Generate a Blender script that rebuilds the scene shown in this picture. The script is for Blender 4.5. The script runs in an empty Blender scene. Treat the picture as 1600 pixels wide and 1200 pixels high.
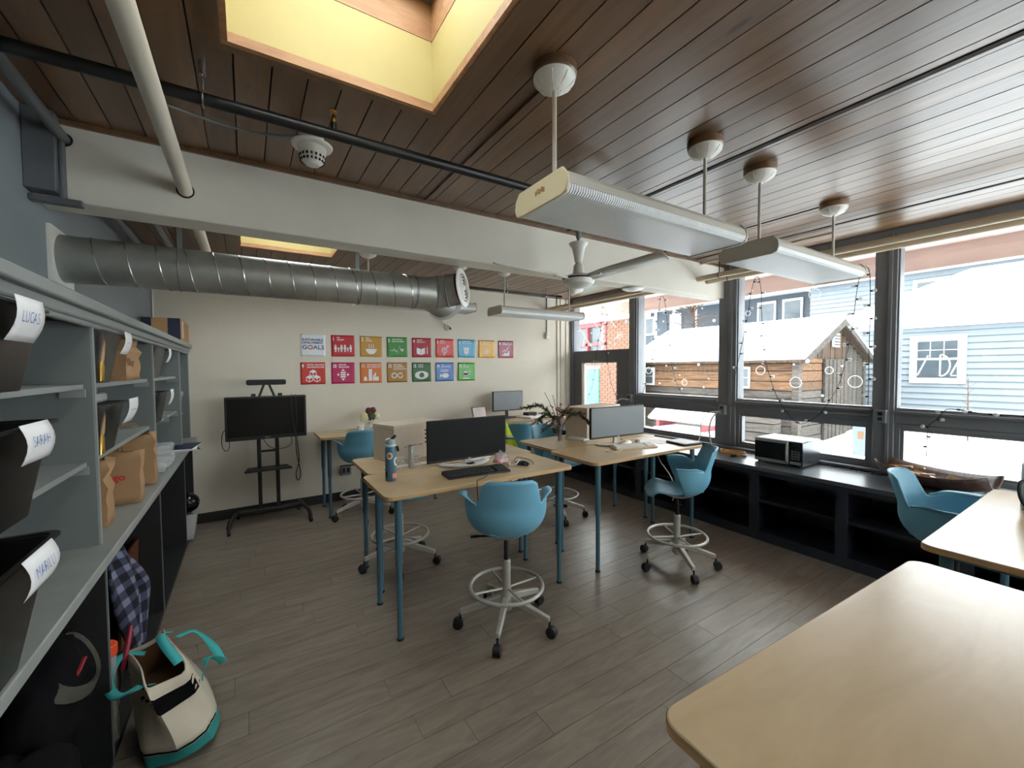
import bpy, math, random
import numpy as np
from mathutils import Vector, Matrix
random.seed(7)
S = bpy.context.scene
COL = S.collection
# ------------------------------------------------------------------ camera
cam = bpy.data.objects.new('camera', bpy.data.cameras.new('camera')); COL.objects.link(cam)
cam.data.sensor_width = 36.0
cam.data.lens = 650.57 / 1600 * 36.0
cam.data.clip_start = 0.02
def cam_axes(yaw, p, r):
    f = np.array([math.sin(yaw) * math.cos(p), math.cos(yaw) * math.cos(p), math.sin(p)])
    rt = np.array([math.cos(yaw), -math.sin(yaw), 0.0]); dn = np.cross(f, rt)
    c, s = math.cos(r), math.sin(r)
    return c * rt + s * dn, -s * rt + c * dn, f
_r, _d, _f = cam_axes(0.56636, -0.037587, 0.006943)
cam.matrix_world = Matrix(((_r[0], -_d[0], -_f[0], 0), (_r[1], -_d[1], -_f[1], 0), (_r[2], -_d[2], -_f[2], 1.6), (0, 0, 0, 1)))
S.camera = cam
# ------------------------------------------------------------------ sky light (overcast snow day) and exposure
W = bpy.data.worlds.new('overcast'); S.world = W; W.use_nodes = True
W.node_tree.nodes['Background'].inputs[0].default_value = (0.93, 0.97, 1.0, 1)
W.node_tree.nodes['Background'].inputs[1].default_value = 5.0
S.view_settings.view_transform = 'Standard'
S.view_settings.look = 'None'
S.view_settings.gamma = 1.0
S.view_settings.use_curve_mapping = False
S.view_settings.exposure = 1.0
S.cycles.max_bounces = 10
S.cycles.diffuse_bounces = 7
S.cycles.transparent_max_bounces = 16
S.cycles.sample_clamp_indirect = 8.0

# ------------------------------------------------------------------ helpers
def lin(c):
    return tuple((x / 255 / 12.92 if x / 255 <= .04045 else ((x / 255 + .055) / 1.055) ** 2.4) for x in c)
def new_mat(name):
    m = bpy.data.materials.new(name); m.use_nodes = True
    nt = m.node_tree; b = nt.nodes['Principled BSDF']
    return m, nt, b
def mat(name, c, rough=.55, metal=0.0, var=.06, vs=6.0, bump=0.0, bs=60.0, spec=.5, coat=0.0, stretch=None):
    """solid colour (sRGB 0-255) with a faint mottling and optional fine relief"""
    m, nt, b = new_mat(name); L = nt.links
    col = lin(c)
    tc = nt.nodes.new('ShaderNodeTexCoord')
    src = tc.outputs['Object']
    if stretch:
        mp = nt.nodes.new('ShaderNodeMapping'); mp.inputs['Scale'].default_value = stretch
        L.new(src, mp.inputs['Vector']); src = mp.outputs['Vector']
    n = nt.nodes.new('ShaderNodeTexNoise'); n.inputs['Scale'].default_value = vs; n.inputs['Detail'].default_value = 5
    L.new(src, n.inputs['Vector'])
    r = nt.nodes.new('ShaderNodeValToRGB')
    r.color_ramp.elements[0].position = .3; r.color_ramp.elements[1].position = .7
    r.color_ramp.elements[0].color = (*[max(0, x * (1 - var)) for x in col], 1)
    r.color_ramp.elements[1].color = (*[min(1, x * (1 + var)) for x in col], 1)
    L.new(n.outputs['Fac'], r.inputs['Fac']); L.new(r.outputs['Color'], b.inputs['Base Color'])
    b.inputs['Roughness'].default_value = rough; b.inputs['Metallic'].default_value = metal
    b.inputs['Specular IOR Level'].default_value = spec; b.inputs['Coat Weight'].default_value = coat
    if bump:
        n2 = nt.nodes.new('ShaderNodeTexNoise'); n2.inputs['Scale'].default_value = bs; n2.inputs['Detail'].default_value = 4
        L.new(src, n2.inputs['Vector'])
        bp = nt.nodes.new('ShaderNodeBump'); bp.inputs['Strength'].default_value = bump; bp.inputs['Distance'].default_value = .01
        L.new(n2.outputs['Fac'], bp.inputs['Height']); L.new(bp.outputs['Normal'], b.inputs['Normal'])
    return m
def wood(name, c1, c2, stretch, rough=.4, scale=3.0, objvar=.25, bump=.15, spec=.5, knots=False, coat=0.0):
    """grain stretched along one axis; every board gets its own shade and its own piece of grain"""
    m, nt, b = new_mat(name); L = nt.links
    tc = nt.nodes.new('ShaderNodeTexCoord'); oi = nt.nodes.new('ShaderNodeObjectInfo')
    sc = nt.nodes.new('ShaderNodeVectorMath'); sc.operation = 'MULTIPLY'; sc.inputs[1].default_value = (37, 53, 29)
    cx = nt.nodes.new('ShaderNodeCombineXYZ')
    for i in range(3): L.new(oi.outputs['Random'], cx.inputs[i])
    L.new(cx.outputs[0], sc.inputs[0])
    ad = nt.nodes.new('ShaderNodeVectorMath'); ad.operation = 'ADD'
    L.new(tc.outputs['Object'], ad.inputs[0]); L.new(sc.outputs[0], ad.inputs[1])
    mp = nt.nodes.new('ShaderNodeMapping'); mp.inputs['Scale'].default_value = stretch
    L.new(ad.outputs[0], mp.inputs['Vector'])
    n = nt.nodes.new('ShaderNodeTexNoise'); n.inputs['Scale'].default_value = scale; n.inputs['Detail'].default_value = 8
    n.inputs['Roughness'].default_value = .62; n.inputs['Distortion'].default_value = .6
    L.new(mp.outputs[0], n.inputs['Vector'])
    r = nt.nodes.new('ShaderNodeValToRGB')
    r.color_ramp.elements[0].position = .32; r.color_ramp.elements[1].position = .68
    r.color_ramp.elements[0].color = (*lin(c1), 1); r.color_ramp.elements[1].color = (*lin(c2), 1)
    L.new(n.outputs['Fac'], r.inputs['Fac'])
    mr = nt.nodes.new('ShaderNodeMapRange'); mr.inputs['To Min'].default_value = 1 - objvar; mr.inputs['To Max'].default_value = 1 + objvar
    L.new(oi.outputs['Random'], mr.inputs['Value'])
    mu = nt.nodes.new('ShaderNodeVectorMath'); mu.operation = 'SCALE'
    L.new(r.outputs['Color'], mu.inputs[0]); L.new(mr.outputs[0], mu.inputs['Scale'])
    out = mu.outputs[0]
    if knots:
        v = nt.nodes.new('ShaderNodeTexVoronoi'); v.inputs['Scale'].default_value = 2.6
        mp2 = nt.nodes.new('ShaderNodeMapping'); mp2.inputs['Scale'].default_value = (1.6, .5, 1.0)
        L.new(ad.outputs[0], mp2.inputs['Vector']); L.new(mp2.outputs[0], v.inputs['Vector'])
        kr = nt.nodes.new('ShaderNodeMapRange'); kr.inputs['From Min'].default_value = .03; kr.inputs['From Max'].default_value = .075
        kr.inputs['To Min'].default_value = .35; kr.inputs['To Max'].default_value = 1
        L.new(v.outputs['Distance'], kr.inputs['Value'])
        mk = nt.nodes.new('ShaderNodeVectorMath'); mk.operation = 'SCALE'
        L.new(out, mk.inputs[0]); L.new(kr.outputs[0], mk.inputs['Scale']); out = mk.outputs[0]
    L.new(out, b.inputs['Base Color'])
    b.inputs['Roughness'].default_value = rough; b.inputs['Specular IOR Level'].default_value = spec; b.inputs['Coat Weight'].default_value = coat
    if bump:
        bp = nt.nodes.new('ShaderNodeBump'); bp.inputs['Strength'].default_value = bump; bp.inputs['Distance'].default_value = .004
        L.new(n.outputs['Fac'], bp.inputs['Height']); L.new(bp.outputs['Normal'], b.inputs['Normal'])
    return m
def glass_mat(name, tint=(.96, .98, .97), refl=1.0):
    m = bpy.data.materials.new(name); m.use_nodes = True; nt = m.node_tree; nt.nodes.clear(); L = nt.links
    o = nt.nodes.new('ShaderNodeOutputMaterial'); t = nt.nodes.new('ShaderNodeBsdfTransparent'); g = nt.nodes.new('ShaderNodeBsdfGlossy')
    t.inputs[0].default_value = (*tint, 1); g.inputs['Roughness'].default_value = .02
    lw = nt.nodes.new('ShaderNodeLayerWeight')
    pw = nt.nodes.new('ShaderNodeMath'); pw.operation = 'POWER'; pw.inputs[1].default_value = 5
    fr = nt.nodes.new('ShaderNodeMath'); fr.operation = 'MULTIPLY_ADD'; fr.inputs[1].default_value = .95; fr.inputs[2].default_value = .03
    mx = nt.nodes.new('ShaderNodeMixShader')
    L.new(lw.outputs['Facing'], pw.inputs[0]); L.new(pw.outputs[0], fr.inputs[0])
    L.new(fr.outputs[0], mx.inputs[0]); L.new(t.outputs[0], mx.inputs[1]); L.new(g.outputs[0], mx.inputs[2]); L.new(mx.outputs[0], o.inputs[0])
    return m
def plastic_clear(name, c, op=.35, rough=.25):
    m = bpy.data.materials.new(name); m.use_nodes = True; nt = m.node_tree; L = nt.links
    b = nt.nodes['Principled BSDF']; b.inputs['Base Color'].default_value = (*lin(c), 1); b.inputs['Roughness'].default_value = rough
    o = nt.nodes['Material Output']; t = nt.nodes.new('ShaderNodeBsdfTransparent'); mx = nt.nodes.new('ShaderNodeMixShader')
    n = nt.nodes.new('ShaderNodeTexNoise'); n.inputs['Scale'].default_value = 5
    mr = nt.nodes.new('ShaderNodeMapRange'); mr.inputs['To Min'].default_value = op * .85; mr.inputs['To Max'].default_value = min(1, op * 1.15)
    L.new(n.outputs['Fac'], mr.inputs['Value']); L.new(mr.outputs[0], mx.inputs[0])
    L.new(t.outputs[0], mx.inputs[1]); L.new(b.outputs[0], mx.inputs[2]); L.new(mx.outputs[0], o.inputs[0])
    return m

class MB:
    """collects shapes into one mesh"""
    def __init__(s): s.v = []; s.f = []
    def add(s, vs, fs):
        o = len(s.v); s.v += [tuple(map(float, p)) for p in vs]; s.f += [tuple(i + o for i in f) for f in fs]; return s
    def box(s, x0, x1, y0, y1, z0, z1):
        return s.add([(x0, y0, z0), (x1, y0, z0), (x1, y1, z0), (x0, y1, z0), (x0, y0, z1), (x1, y0, z1), (x1, y1, z1), (x0, y1, z1)],
                     [(3, 2, 1, 0), (4, 5, 6, 7), (0, 1, 5, 4), (1, 2, 6, 5), (2, 3, 7, 6), (3, 0, 4, 7)])
    def cbox(s, c, d, rz=0, rx=0, ry=0):
        M = Matrix.Rotation(rz, 3, 'Z') @ Matrix.Rotation(ry, 3, 'Y') @ Matrix.Rotation(rx, 3, 'X')
        t = MB().box(-d[0] / 2, d[0] / 2, -d[1] / 2, d[1] / 2, -d[2] / 2, d[2] / 2)
        return s.add([Vector(c) + M @ Vector(p) for p in t.v], t.f)
    def frustum(s, c0, d0, c1, d1):
        """box from a rectangle d0 about c0 to a rectangle d1 about c1"""
        q = lambda c, d: [(c[0] - d[0] / 2, c[1] - d[1] / 2, c[2]), (c[0] + d[0] / 2, c[1] - d[1] / 2, c[2]), (c[0] + d[0] / 2, c[1] + d[1] / 2, c[2]), (c[0] - d[0] / 2, c[1] + d[1] / 2, c[2])]
        return s.add(q(c0, d0) + q(c1, d1), [(3, 2, 1, 0), (4, 5, 6, 7), (0, 1, 5, 4), (1, 2, 6, 5), (2, 3, 7, 6), (3, 0, 4, 7)])
    def cyl(s, p0, p1, r0, r1=None, n=14, caps=True):
        r1 = r0 if r1 is None else r1
        p0, p1 = Vector(p0), Vector(p1); d = (p1 - p0).normalized()
        a = d.orthogonal().normalized(); b = d.cross(a)
        vs = [p + (a * math.cos(2 * math.pi * i / n) + b * math.sin(2 * math.pi * i / n)) * r for p, r in ((p0, r0), (p1, r1)) for i in range(n)]
        fs = [(i, (i + 1) % n, n + (i + 1) % n, n + i) for i in range(n)]
        if caps: fs += [tuple(reversed(range(n))), tuple(range(n, 2 * n))]
        return s.add(vs, fs)
    def tube(s, pts, r, n=8, closed=False):
        P = [Vector(p) for p in pts]; m = len(P); vs = []; fs = []
        up = None
        for i, p in enumerate(P):
            if closed: d = P[(i + 1) % m] - P[i - 1]
            else: d = P[min(i + 1, m - 1)] - P[max(i - 1, 0)]
            d.normalize()
            if up is None: up = d.orthogonal().normalized()
            up = (up - d * up.dot(d))
            up = up.normalized() if up.length > 1e-6 else d.orthogonal().normalized()
            b = d.cross(up)
            rr = r[i] if isinstance(r, (list, tuple)) else r
            vs += [p + (up * math.cos(2 * math.pi * k / n) + b * math.sin(2 * math.pi * k / n)) * rr for k in range(n)]
        for i in range(m if closed else m - 1):
            j = (i + 1) % m
            fs += [(i * n + k, i * n + (k + 1) % n, j * n + (k + 1) % n, j * n + k) for k in range(n)]
        if not closed: fs += [tuple(reversed(range(n))), tuple(range((m - 1) * n, m * n))]
        return s.add(vs, fs)
    def lathe(s, prof, c=(0, 0, 0), n=24, axis=None, caps=True):
        vs = []; fs = []; m = len(prof)
        for r, z in prof:
            vs += [(r * math.cos(2 * math.pi * k / n), r * math.sin(2 * math.pi * k / n), z) for k in range(n)]
        for i in range(m - 1):
            fs += [(i * n + k, i * n + (k + 1) % n, (i + 1) * n + (k + 1) % n, (i + 1) * n + k) for k in range(n)]
        if caps and prof[0][0] > 1e-4: fs.append(tuple(reversed(range(n))))
        if caps and prof[-1][0] > 1e-4: fs.append(tuple(range((m - 1) * n, m * n)))
        Q = Vector((0, 0, 1)).rotation_difference(Vector(axis).normalized()) if axis is not None else None
        return s.add([(Q @ Vector(p) if Q else Vector(p)) + Vector(c) for p in vs], fs)
    def ring(s, c, R, r, axis=(0, 0, 1), n=40, m=8):
        Q = Vector((0, 0, 1)).rotation_difference(Vector(axis).normalized())
        return s.tube([Vector(c) + Q @ Vector((R * math.cos(2 * math.pi * k / n), R * math.sin(2 * math.pi * k / n), 0)) for k in range(n)], r, m, True)
    def prism(s, poly, f0, f1):
        """poly: list of 2-D points, f0/f1 map a 2-D point to the 3-D near/far face"""
        n = len(poly)
        return s.add([f0(*p) for p in poly] + [f1(*p) for p in poly],
                     [tuple(reversed(range(n))), tuple(range(n, 2 * n))] + [(i, (i + 1) % n, n + (i + 1) % n, n + i) for i in range(n)])
    def grid(s, rows):
        n = len(rows[0]); o = [p for r in rows for p in r]
        return s.add(o, [(i * n + k, i * n + k + 1, (i + 1) * n + k + 1, (i + 1) * n + k) for i in range(len(rows) - 1) for k in range(n - 1)])
    def xf(s, M):
        s.v = [tuple(M @ Vector(p)) for p in s.v]; return s
    def mesh(s, name, mt, off=(0, 0, 0), smooth=True, ang=35):
        me = bpy.data.meshes.new(name)
        me.from_pydata([(p[0] - off[0], p[1] - off[1], p[2] - off[2]) for p in s.v], [], s.f)
        me.materials.append(mt); me.validate()
        if smooth:
            me.polygons.foreach_set('use_smooth', [True] * len(me.polygons))
            me.set_sharp_from_angle(angle=math.radians(ang))
        me.update()
        return me
def bevel(o, w=.004, seg=2):
    b = o.modifiers.new('bevel', 'BEVEL'); b.width = w; b.segments = seg; b.limit_method = 'ANGLE'; b.angle_limit = math.radians(40)
    return o
def solid(o, t, off=-1):
    m = o.modifiers.new('thickness', 'SOLIDIFY'); m.thickness = t; m.offset = off; return o
def tag(o, label=None, cat=None, group=None, kind=None):
    if label: o['label'] = label
    if cat: o['category'] = cat
    if group: o['group'] = group
    if kind: o['kind'] = kind
    return o
def thing(name, label, cat, loc=(0, 0, 0), rz=0, group=None, kind=None):
    o = bpy.data.objects.new(name, None); COL.objects.link(o); o.empty_display_size = .1
    o.location = loc; o.rotation_euler = (0, 0, rz)
    return tag(o, label, cat, group, kind)
def root_of(o):
    while o.parent: o = o.parent
    return o
def part(name, mb, mt, parent, world=True, bev=0, smooth=True, label=None, ang=35):
    """a part under its thing; with world=True the shapes were given in room coordinates"""
    off = tuple(root_of(parent).location) if world else (0, 0, 0)
    o = bpy.data.objects.new(name, mb.mesh(name, mt, off, smooth, ang)); COL.objects.link(o); o.parent = parent
    if bev: bevel(o, bev)
    if label: o['label'] = label
    return o
def solo(name, mb, mt, label=None, cat=None, group=None, kind=None, bev=0, smooth=True, base=True, ang=35):
    """a thing that is one mesh, its origin at its base"""
    a = np.array(mb.v); off = (float(a[:, 0].min() + a[:, 0].max()) / 2, float(a[:, 1].min() + a[:, 1].max()) / 2, float(a[:, 2].min())) if base else (0, 0, 0)
    o = bpy.data.objects.new(name, mb.mesh(name, mt, off, smooth, ang)); COL.objects.link(o); o.location = off
    if bev: bevel(o, bev)
    return tag(o, label, cat, group, kind)
def struct(name, mb, mt, label=None, bev=0, base=False, smooth=True):
    return solo(name, mb, mt, label, None, None, 'structure', bev, smooth, base)
def copy_tree(o, parent=None):
    c = o.copy(); COL.objects.link(c); c.parent = parent
    for ch in list(o.children): copy_tree(ch, c)
    return c
def like(name, me, parent, loc=(0, 0, 0), rot=(0, 0, 0), scale=(1, 1, 1)):
    """another piece that shares its mesh with its like"""
    o = bpy.data.objects.new(name, me); COL.objects.link(o); o.parent = parent; o.location = loc; o.rotation_euler = rot; o.scale = scale
    return o
_dg = None
def text_mb(txt, size, bold=0.0, sx=1.0, spacing=1.0, align='LEFT'):
    cu = bpy.data.curves.new('t', 'FONT'); cu.body = txt; cu.size = size; cu.offset = bold; cu.space_character = spacing
    cu.align_x = align; cu.resolution_u = 3
    o = bpy.data.objects.new('t', cu); COL.objects.link(o)
    dg = bpy.context.evaluated_depsgraph_get()
    me = bpy.data.meshes.new_from_object(o.evaluated_get(dg))
    mb = MB(); mb.v = [(v.co.x * sx, v.co.y, 0.0) for v in me.vertices]; mb.f = [tuple(p.vertices) for p in me.polygons]
    bpy.data.objects.remove(o); bpy.data.curves.remove(cu); bpy.data.meshes.remove(me)
    return mb
def rrect(w, h, r, n=6):
    pts = []
    for cx, cy, a0 in ((w / 2 - r, h / 2 - r, 0), (-w / 2 + r, h / 2 - r, 90), (-w / 2 + r, -h / 2 + r, 180), (w / 2 - r, -h / 2 + r, 270)):
        for i in range(n + 1):
            a = math.radians(a0 + 90 * i / n); pts.append((cx + r * math.cos(a), cy + r * math.sin(a)))
    return pts
def bez(pts, k=6):
    """Catmull-Rom through the points"""
    P = [Vector(p) for p in pts]; out = []
    for i in range(len(P) - 1):
        p0, p1, p2, p3 = P[max(i - 1, 0)], P[i], P[i + 1], P[min(i + 2, len(P) - 1)]
        for j in range(k):
            t = j / k
            out.append(.5 * ((2 * p1) + (p2 - p0) * t + (2 * p0 - 5 * p1 + 4 * p2 - p3) * t * t + (3 * p1 - p0 - 3 * p2 + p3) * t ** 3))
    out.append(P[-1]); return out

# ------------------------------------------------------------------ materials
M = {}
M['cream'] = mat('cream_wall_paint', (222, 214, 198), .7, var=.025, vs=3, bump=.05, bs=220)
M['grey_wall'] = mat('grey_wall_paint', (138, 146, 150), .7, var=.03, vs=3, bump=.05, bs=200)
M['beam'] = mat('beam_paint', (222, 217, 205), .65, var=.03, vs=4, bump=.03, bs=160)
M['base'] = mat('black_baseboard', (38, 37, 36), .5)
M['ceil'] = wood('stained_ceiling_boards', (98, 71, 46), (128, 96, 66), (9, .9, 9), rough=.32, scale=1.8, objvar=.24, knots=True, bump=.08, spec=.9)
M['ceil_gap'] = mat('dark_groove', (26, 16, 11), .8)
M['floor'] = wood('vinyl_plank', (118, 106, 94), (144, 132, 118), (2.2, 11, 10), rough=.34, scale=1.7, objvar=.07, bump=.12)
M['floor_gap'] = mat('floor_groove', (48, 43, 39), .7)
M['yellow'] = mat('yellow_plywood', (180, 163, 106), .7, var=.03, vs=5, bump=.02)
M['ochre'] = wood('raw_plywood', (150, 106, 70), (180, 136, 94), (2, 10, 10), rough=.6, objvar=.05)
M['frame'] = mat('charcoal_frame_paint', (118, 121, 126), .42, var=.05)
M['frame_d'] = mat('dark_panel_paint', (100, 103, 106), .5, var=.06)
M['glass'] = glass_mat('window_glass')
M['paintwhite'] = mat('white_window_paint', (250, 250, 250), .7, var=.01)
def thin_paint(m):
    nt = m.node_tree; o = nt.nodes['Material Output']; t = nt.nodes.new('ShaderNodeBsdfTranslucent'); t.inputs[0].default_value = (.95, .96, .97, 1)
    mx = nt.nodes.new('ShaderNodeMixShader'); mx.inputs[0].default_value = .55
    nt.links.new(nt.nodes['Principled BSDF'].outputs[0], mx.inputs[1]); nt.links.new(t.outputs[0], mx.inputs[2]); nt.links.new(mx.outputs[0], o.inputs[0])
thin_paint(M['paintwhite'])
M['tan'] = mat('tan_painted_pipe', (200, 184, 158), .45, var=.05)
M['white'] = mat('white_enamel', (232, 230, 224), .35, var=.02)
M['fixture'] = mat('fixture_enamel', (204, 199, 188), .4, var=.03)
M['fix_end'] = mat('aged_fixture_cap', (224, 210, 176), .45, var=.05)
M['steel'] = mat('galvanised_steel', (172, 173, 167), .44, metal=.75, var=.12, vs=9, bump=.03, bs=30)
M['steel_d'] = mat('zinc_pipe', (132, 138, 140), .45, metal=.6, var=.08)
M['chrome'] = mat('bright_metal', (205, 205, 205), .22, metal=1.0, var=.04)
M['alu'] = mat('cast_aluminium_grey', (188, 186, 178), .42, metal=.35, var=.05)
M['black'] = mat('matte_black', (18, 18, 19), .5, var=.08)
M['blackp'] = mat('black_pipe_paint', (24, 24, 25), .35, var=.08)
M['gloss'] = mat('black_screen', (12, 13, 14), .16, var=.05, spec=.5)
M['dscreen'] = mat('anti_glare_screen', (42, 44, 46), .38, var=.04)
M['rubber'] = mat('black_rubber', (22, 22, 22), .55)
M['maple'] = wood('maple_laminate', (186, 160, 122), (197, 172, 135), (2.0, 7, 7), rough=.27, scale=1.2, objvar=.03, bump=.01, spec=.5)
M['maple_e'] = wood('maple_edge_band', (184, 146, 98), (204, 168, 120), (1, 1, 20), rough=.4, objvar=.04, bump=.02)
M['teal'] = mat('teal_powder_coat', (74, 112, 128), .4, var=.04)
M['blue'] = mat('sky_blue_shell', (112, 174, 200), .42, var=.03, bump=.04, bs=300)
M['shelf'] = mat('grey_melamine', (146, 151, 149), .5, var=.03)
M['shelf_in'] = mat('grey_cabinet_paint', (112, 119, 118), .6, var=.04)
M['counter'] = mat('grey_counter', (146, 150, 146), .45, var=.06, vs=10)
M['lower'] = mat('black_cabinet', (34, 35, 36), .55, var=.1)
M['bench'] = mat('navy_black_bench', (44, 48, 58), .42, var=.1)
M['bench_top'] = mat('charcoal_bench_top', (84, 88, 94), .28, var=.1, vs=9)
M['bin_black'] = plastic_clear('smoked_bin_plastic', (34, 33, 32), .9, .3)
M['bin_smoke'] = plastic_clear('translucent_smoke_plastic', (48, 50, 50), .62, .25)
M['bin_clear'] = plastic_clear('frosted_clear_plastic', (228, 230, 228), .42, .3)
M['film'] = plastic_clear('thin_clear_plastic', (240, 242, 244), .3, .12)
M['kraft'] = mat('kraft_paper', (168, 132, 96), .75, var=.06, bump=.1, bs=14)
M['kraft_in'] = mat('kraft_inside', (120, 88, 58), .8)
M['card'] = mat('cardboard', (178, 138, 96), .75, var=.05)
M['cardpale'] = mat('pale_carton', (216, 202, 184), .7, var=.03, bump=.03, bs=60)
M['navy'] = mat('navy_print', (36, 40, 66), .6, var=.08)
M['paper'] = mat('white_paper', (244, 244, 246), .75, var=.015)
M['ink'] = mat('blue_marker', (70, 110, 176), .6)
M['inkdark'] = mat('dark_ink', (52, 56, 66), .6)
M['snow'] = mat('snow', (240, 243, 246), .8, var=.02, vs=1.5, bump=.15, bs=4)
M['siding'] = mat('pale_blue_clapboard', (106, 114, 120), .6, var=.05, vs=2)
M['housewhite'] = mat('white_house_trim', (176, 180, 184), .6, var=.02)
M['shedwood'] = wood('weathered_grey_boards', (34, 31, 28), (86, 79, 72), (9, .9, 9), rough=.85, scale=2.5, objvar=.3, bump=.5)
M['shedwarm'] = wood('sun_browned_boards', (50, 34, 23), (112, 80, 52), (9, .9, 9), rough=.85, scale=2.5, objvar=.28, bump=.5)
M['shedend'] = wood('dark_gable_boards', (28, 22, 18), (80, 58, 38), (9, 9, 1.2), rough=.85, scale=2.2, objvar=.35, bump=.5)
M['brick'] = mat('orange_brick', (110, 74, 57), .85, var=.2, vs=20)
M['mortar'] = mat('mortar', (140, 132, 122), .9)
M['redframe'] = mat('red_window_paint', (130, 50, 54), .5, var=.06)
M['teal_door'] = mat('turquoise_door_paint', (62, 132, 120), .5, var=.04)
M['darkhouse'] = mat('slate_blue_siding', (44, 52, 62), .6, var=.08)
M['pink'] = mat('salmon_soffit_paint', (224, 198, 188), .7, var=.03)
M['pink_d'] = mat('salmon_fascia_paint', (208, 184, 174), .7, var=.04)
M['brass'] = mat('brass', (196, 160, 84), .3, metal=.9, var=.08)
M['mwcase'] = mat('microwave_case', (96, 98, 102), .3, metal=.7, var=.06)
M['matscreen'] = mat('matte_dark_screen', (16, 16, 17), .6, var=.04, spec=.2)
M['greyscreen'] = mat('grey_screen_face', (120, 124, 128), .35, var=.03)  # one even grey for the screen faces
M['clearglass'] = plastic_clear('clear_vase_glass', (236, 240, 240), .13, .05)
M['winglass_far'] = mat('far_window_glass', (62, 70, 76), .15, var=.2, vs=3)
# ================================================================== THE ROOM
ZC = 2.73                       # ceiling
XL, XR, YB, YF = -.78, 4.60, 5.39, -2.6
SKY = [(-.027, .71, .52, 1.745), (-.02, .74, 3.25, 4.5)]     # skylight openings
# floor: planks along X, end joints along Y
fl = struct('floor', MB().box(XL, XR, YF, YB, -.06, -.008), M['floor_gap'], 'grey-brown wood-look plank floor')
PW, GAP = .146, .0022
far = MB(); rows = int((YB - YF) / PW) + 1; rnd = random.Random(3)
for i in range(rows):
    y0 = 1.535 + PW * (i - int((1.535 - YF) / PW)); y1 = min(y0 + PW, YB - .001)
    x = XL - rnd.uniform(0, 1.2)
    near_view = y0 > .45
    while x < XR:
        L = 1.22; x0, x1 = max(x, XL + .001), min(x + L, XR - .001); x += L
        if x1 - x0 < .03: continue
        if near_view and x0 < 4.0:
            part('floor_plank', MB().box(x0 + GAP / 2, x1 - GAP / 2, y0 + GAP / 2, y1 - GAP / 2, -.012, 0), M['floor'], fl)
        else:
            far.box(x0 + GAP / 2, x1 - GAP / 2, max(y0, YF + .001) + GAP / 2, y1 - GAP / 2, -.012, 0)
tag(part('floor_planks_beyond', far, M['floor'], fl), kind='stuff')
# walls
struct('wall_back', MB().box(XL - .15, XR + .1, YB, YB + .15, -.06, 2.95), M['cream'], 'cream painted wall hung with coloured posters')
struct('wall_left', MB().box(XL - .15, XL, YF, YB, -.06, 2.95), M['grey_wall'], 'grey painted wall above the cubby shelving')
wf = MB().box(XL - .15, XR + .1, YF - .15, YF, -.06, .9).box(XL - .15, XR + .1, YF - .15, YF, 2.55, 2.95)
for a, b in ((XL - .15, 2.2), (4.3, XR + .1)): wf.box(a, b, YF - .15, YF, .9, 2.55)
struct('wall_front', wf, M['cream'], 'cream painted wall with an added window for extra daylight')
for q, (a, b) in enumerate(((2.2, 4.3),)):  # unseen window added behind the camera to brighten the front of the room
    fw = struct('window_%d' % (7 + q), MB().box(a, a + .05, YF - .1, YF - .03, .9, 2.55).box(b - .05, b, YF - .1, YF - .03, .9, 2.55).box(a + .05, b - .05, YF - .1, YF - .03, .9, .95).box(a + .05, b - .05, YF - .1, YF - .03, 2.5, 2.55).box((a + b) / 2 - .03, (a + b) / 2 + .03, YF - .1, YF - .03, .95, 2.5), M['frame'], 'wide window added in the unseen end wall for extra daylight')
    for c, d in ((a + .05, (a + b) / 2 - .03), ((a + b) / 2 + .03, b - .05)): part('pane', MB().box(c, d, YF - .068, YF - .062, .95, 2.5), M['glass'], fw, smooth=False)
struct('baseboard_back', MB().box(-.5, 3.95, YB - .014, YB, 0, .105), M['base'], 'black baseboard along the cream wall', bev=.004)
# ceiling boards, along Y, in two runs with the skylight openings left free
ceil = struct('ceiling', MB().box(XL - .15, -.03, YF - .15, YB + .15, 2.748, 2.9), M['ceil_gap'], 'dark stained wooden board ceiling')
cs = MB(); cs.box(.745, XR + .3, YF - .15, YB + .15, 2.748, 2.9)
for a, b in ((YF - .15, .51), (1.755, 3.24), (4.51, YB + .15)): cs.box(-.03, .745, a, b, 2.748, 2.9)
part('ceiling_deck', cs, M['ceil_gap'], ceil)
BW = .1222; k0 = -7
for i in range(46):
    x0 = -.0135 + BW * (k0 + i); x1 = x0 + BW
    x0c, x1c = max(x0, XL), min(x1, XR + .06)
    if x1c - x0c < .02: continue
    segs = [(YF, 2.70), (2.88, YB)]; slim = []
    for sx0, sx1, sy0, sy1 in SKY:
        if x1c - .012 > sx0 and x0c + .012 < sx1:
            ns = []
            for a, b in segs:
                if sy1 <= a or sy0 >= b: ns.append((a, b)); continue
                if sy0 - a > .05: ns.append((a, sy0 - .021))
                if b - sy1 > .05: ns.append((sy1 + .021, b))
            segs = ns
            if x0c < sx0 - .004: slim.append((x0c, sx0 - .02, sy0 - .021, sy1 + .021))
            if x1c > sx1 + .004: slim.append((sx1 + .02, x1c, sy0 - .021, sy1 + .021))
    for xa, xb, a, b in slim:
        if xb - xa > .01: part('ceiling_board', MB().box(xa + .0028, xb - .0028, a, b, ZC, ZC + .02), M['ceil'], ceil)
    for a, b in segs:
        dz = rnd.uniform(0, .0015)
        part('ceiling_board', MB().box(x0c + .0028, x1c - .0028, a, b, ZC + dz, ZC + .02), M['ceil'], ceil)
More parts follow.
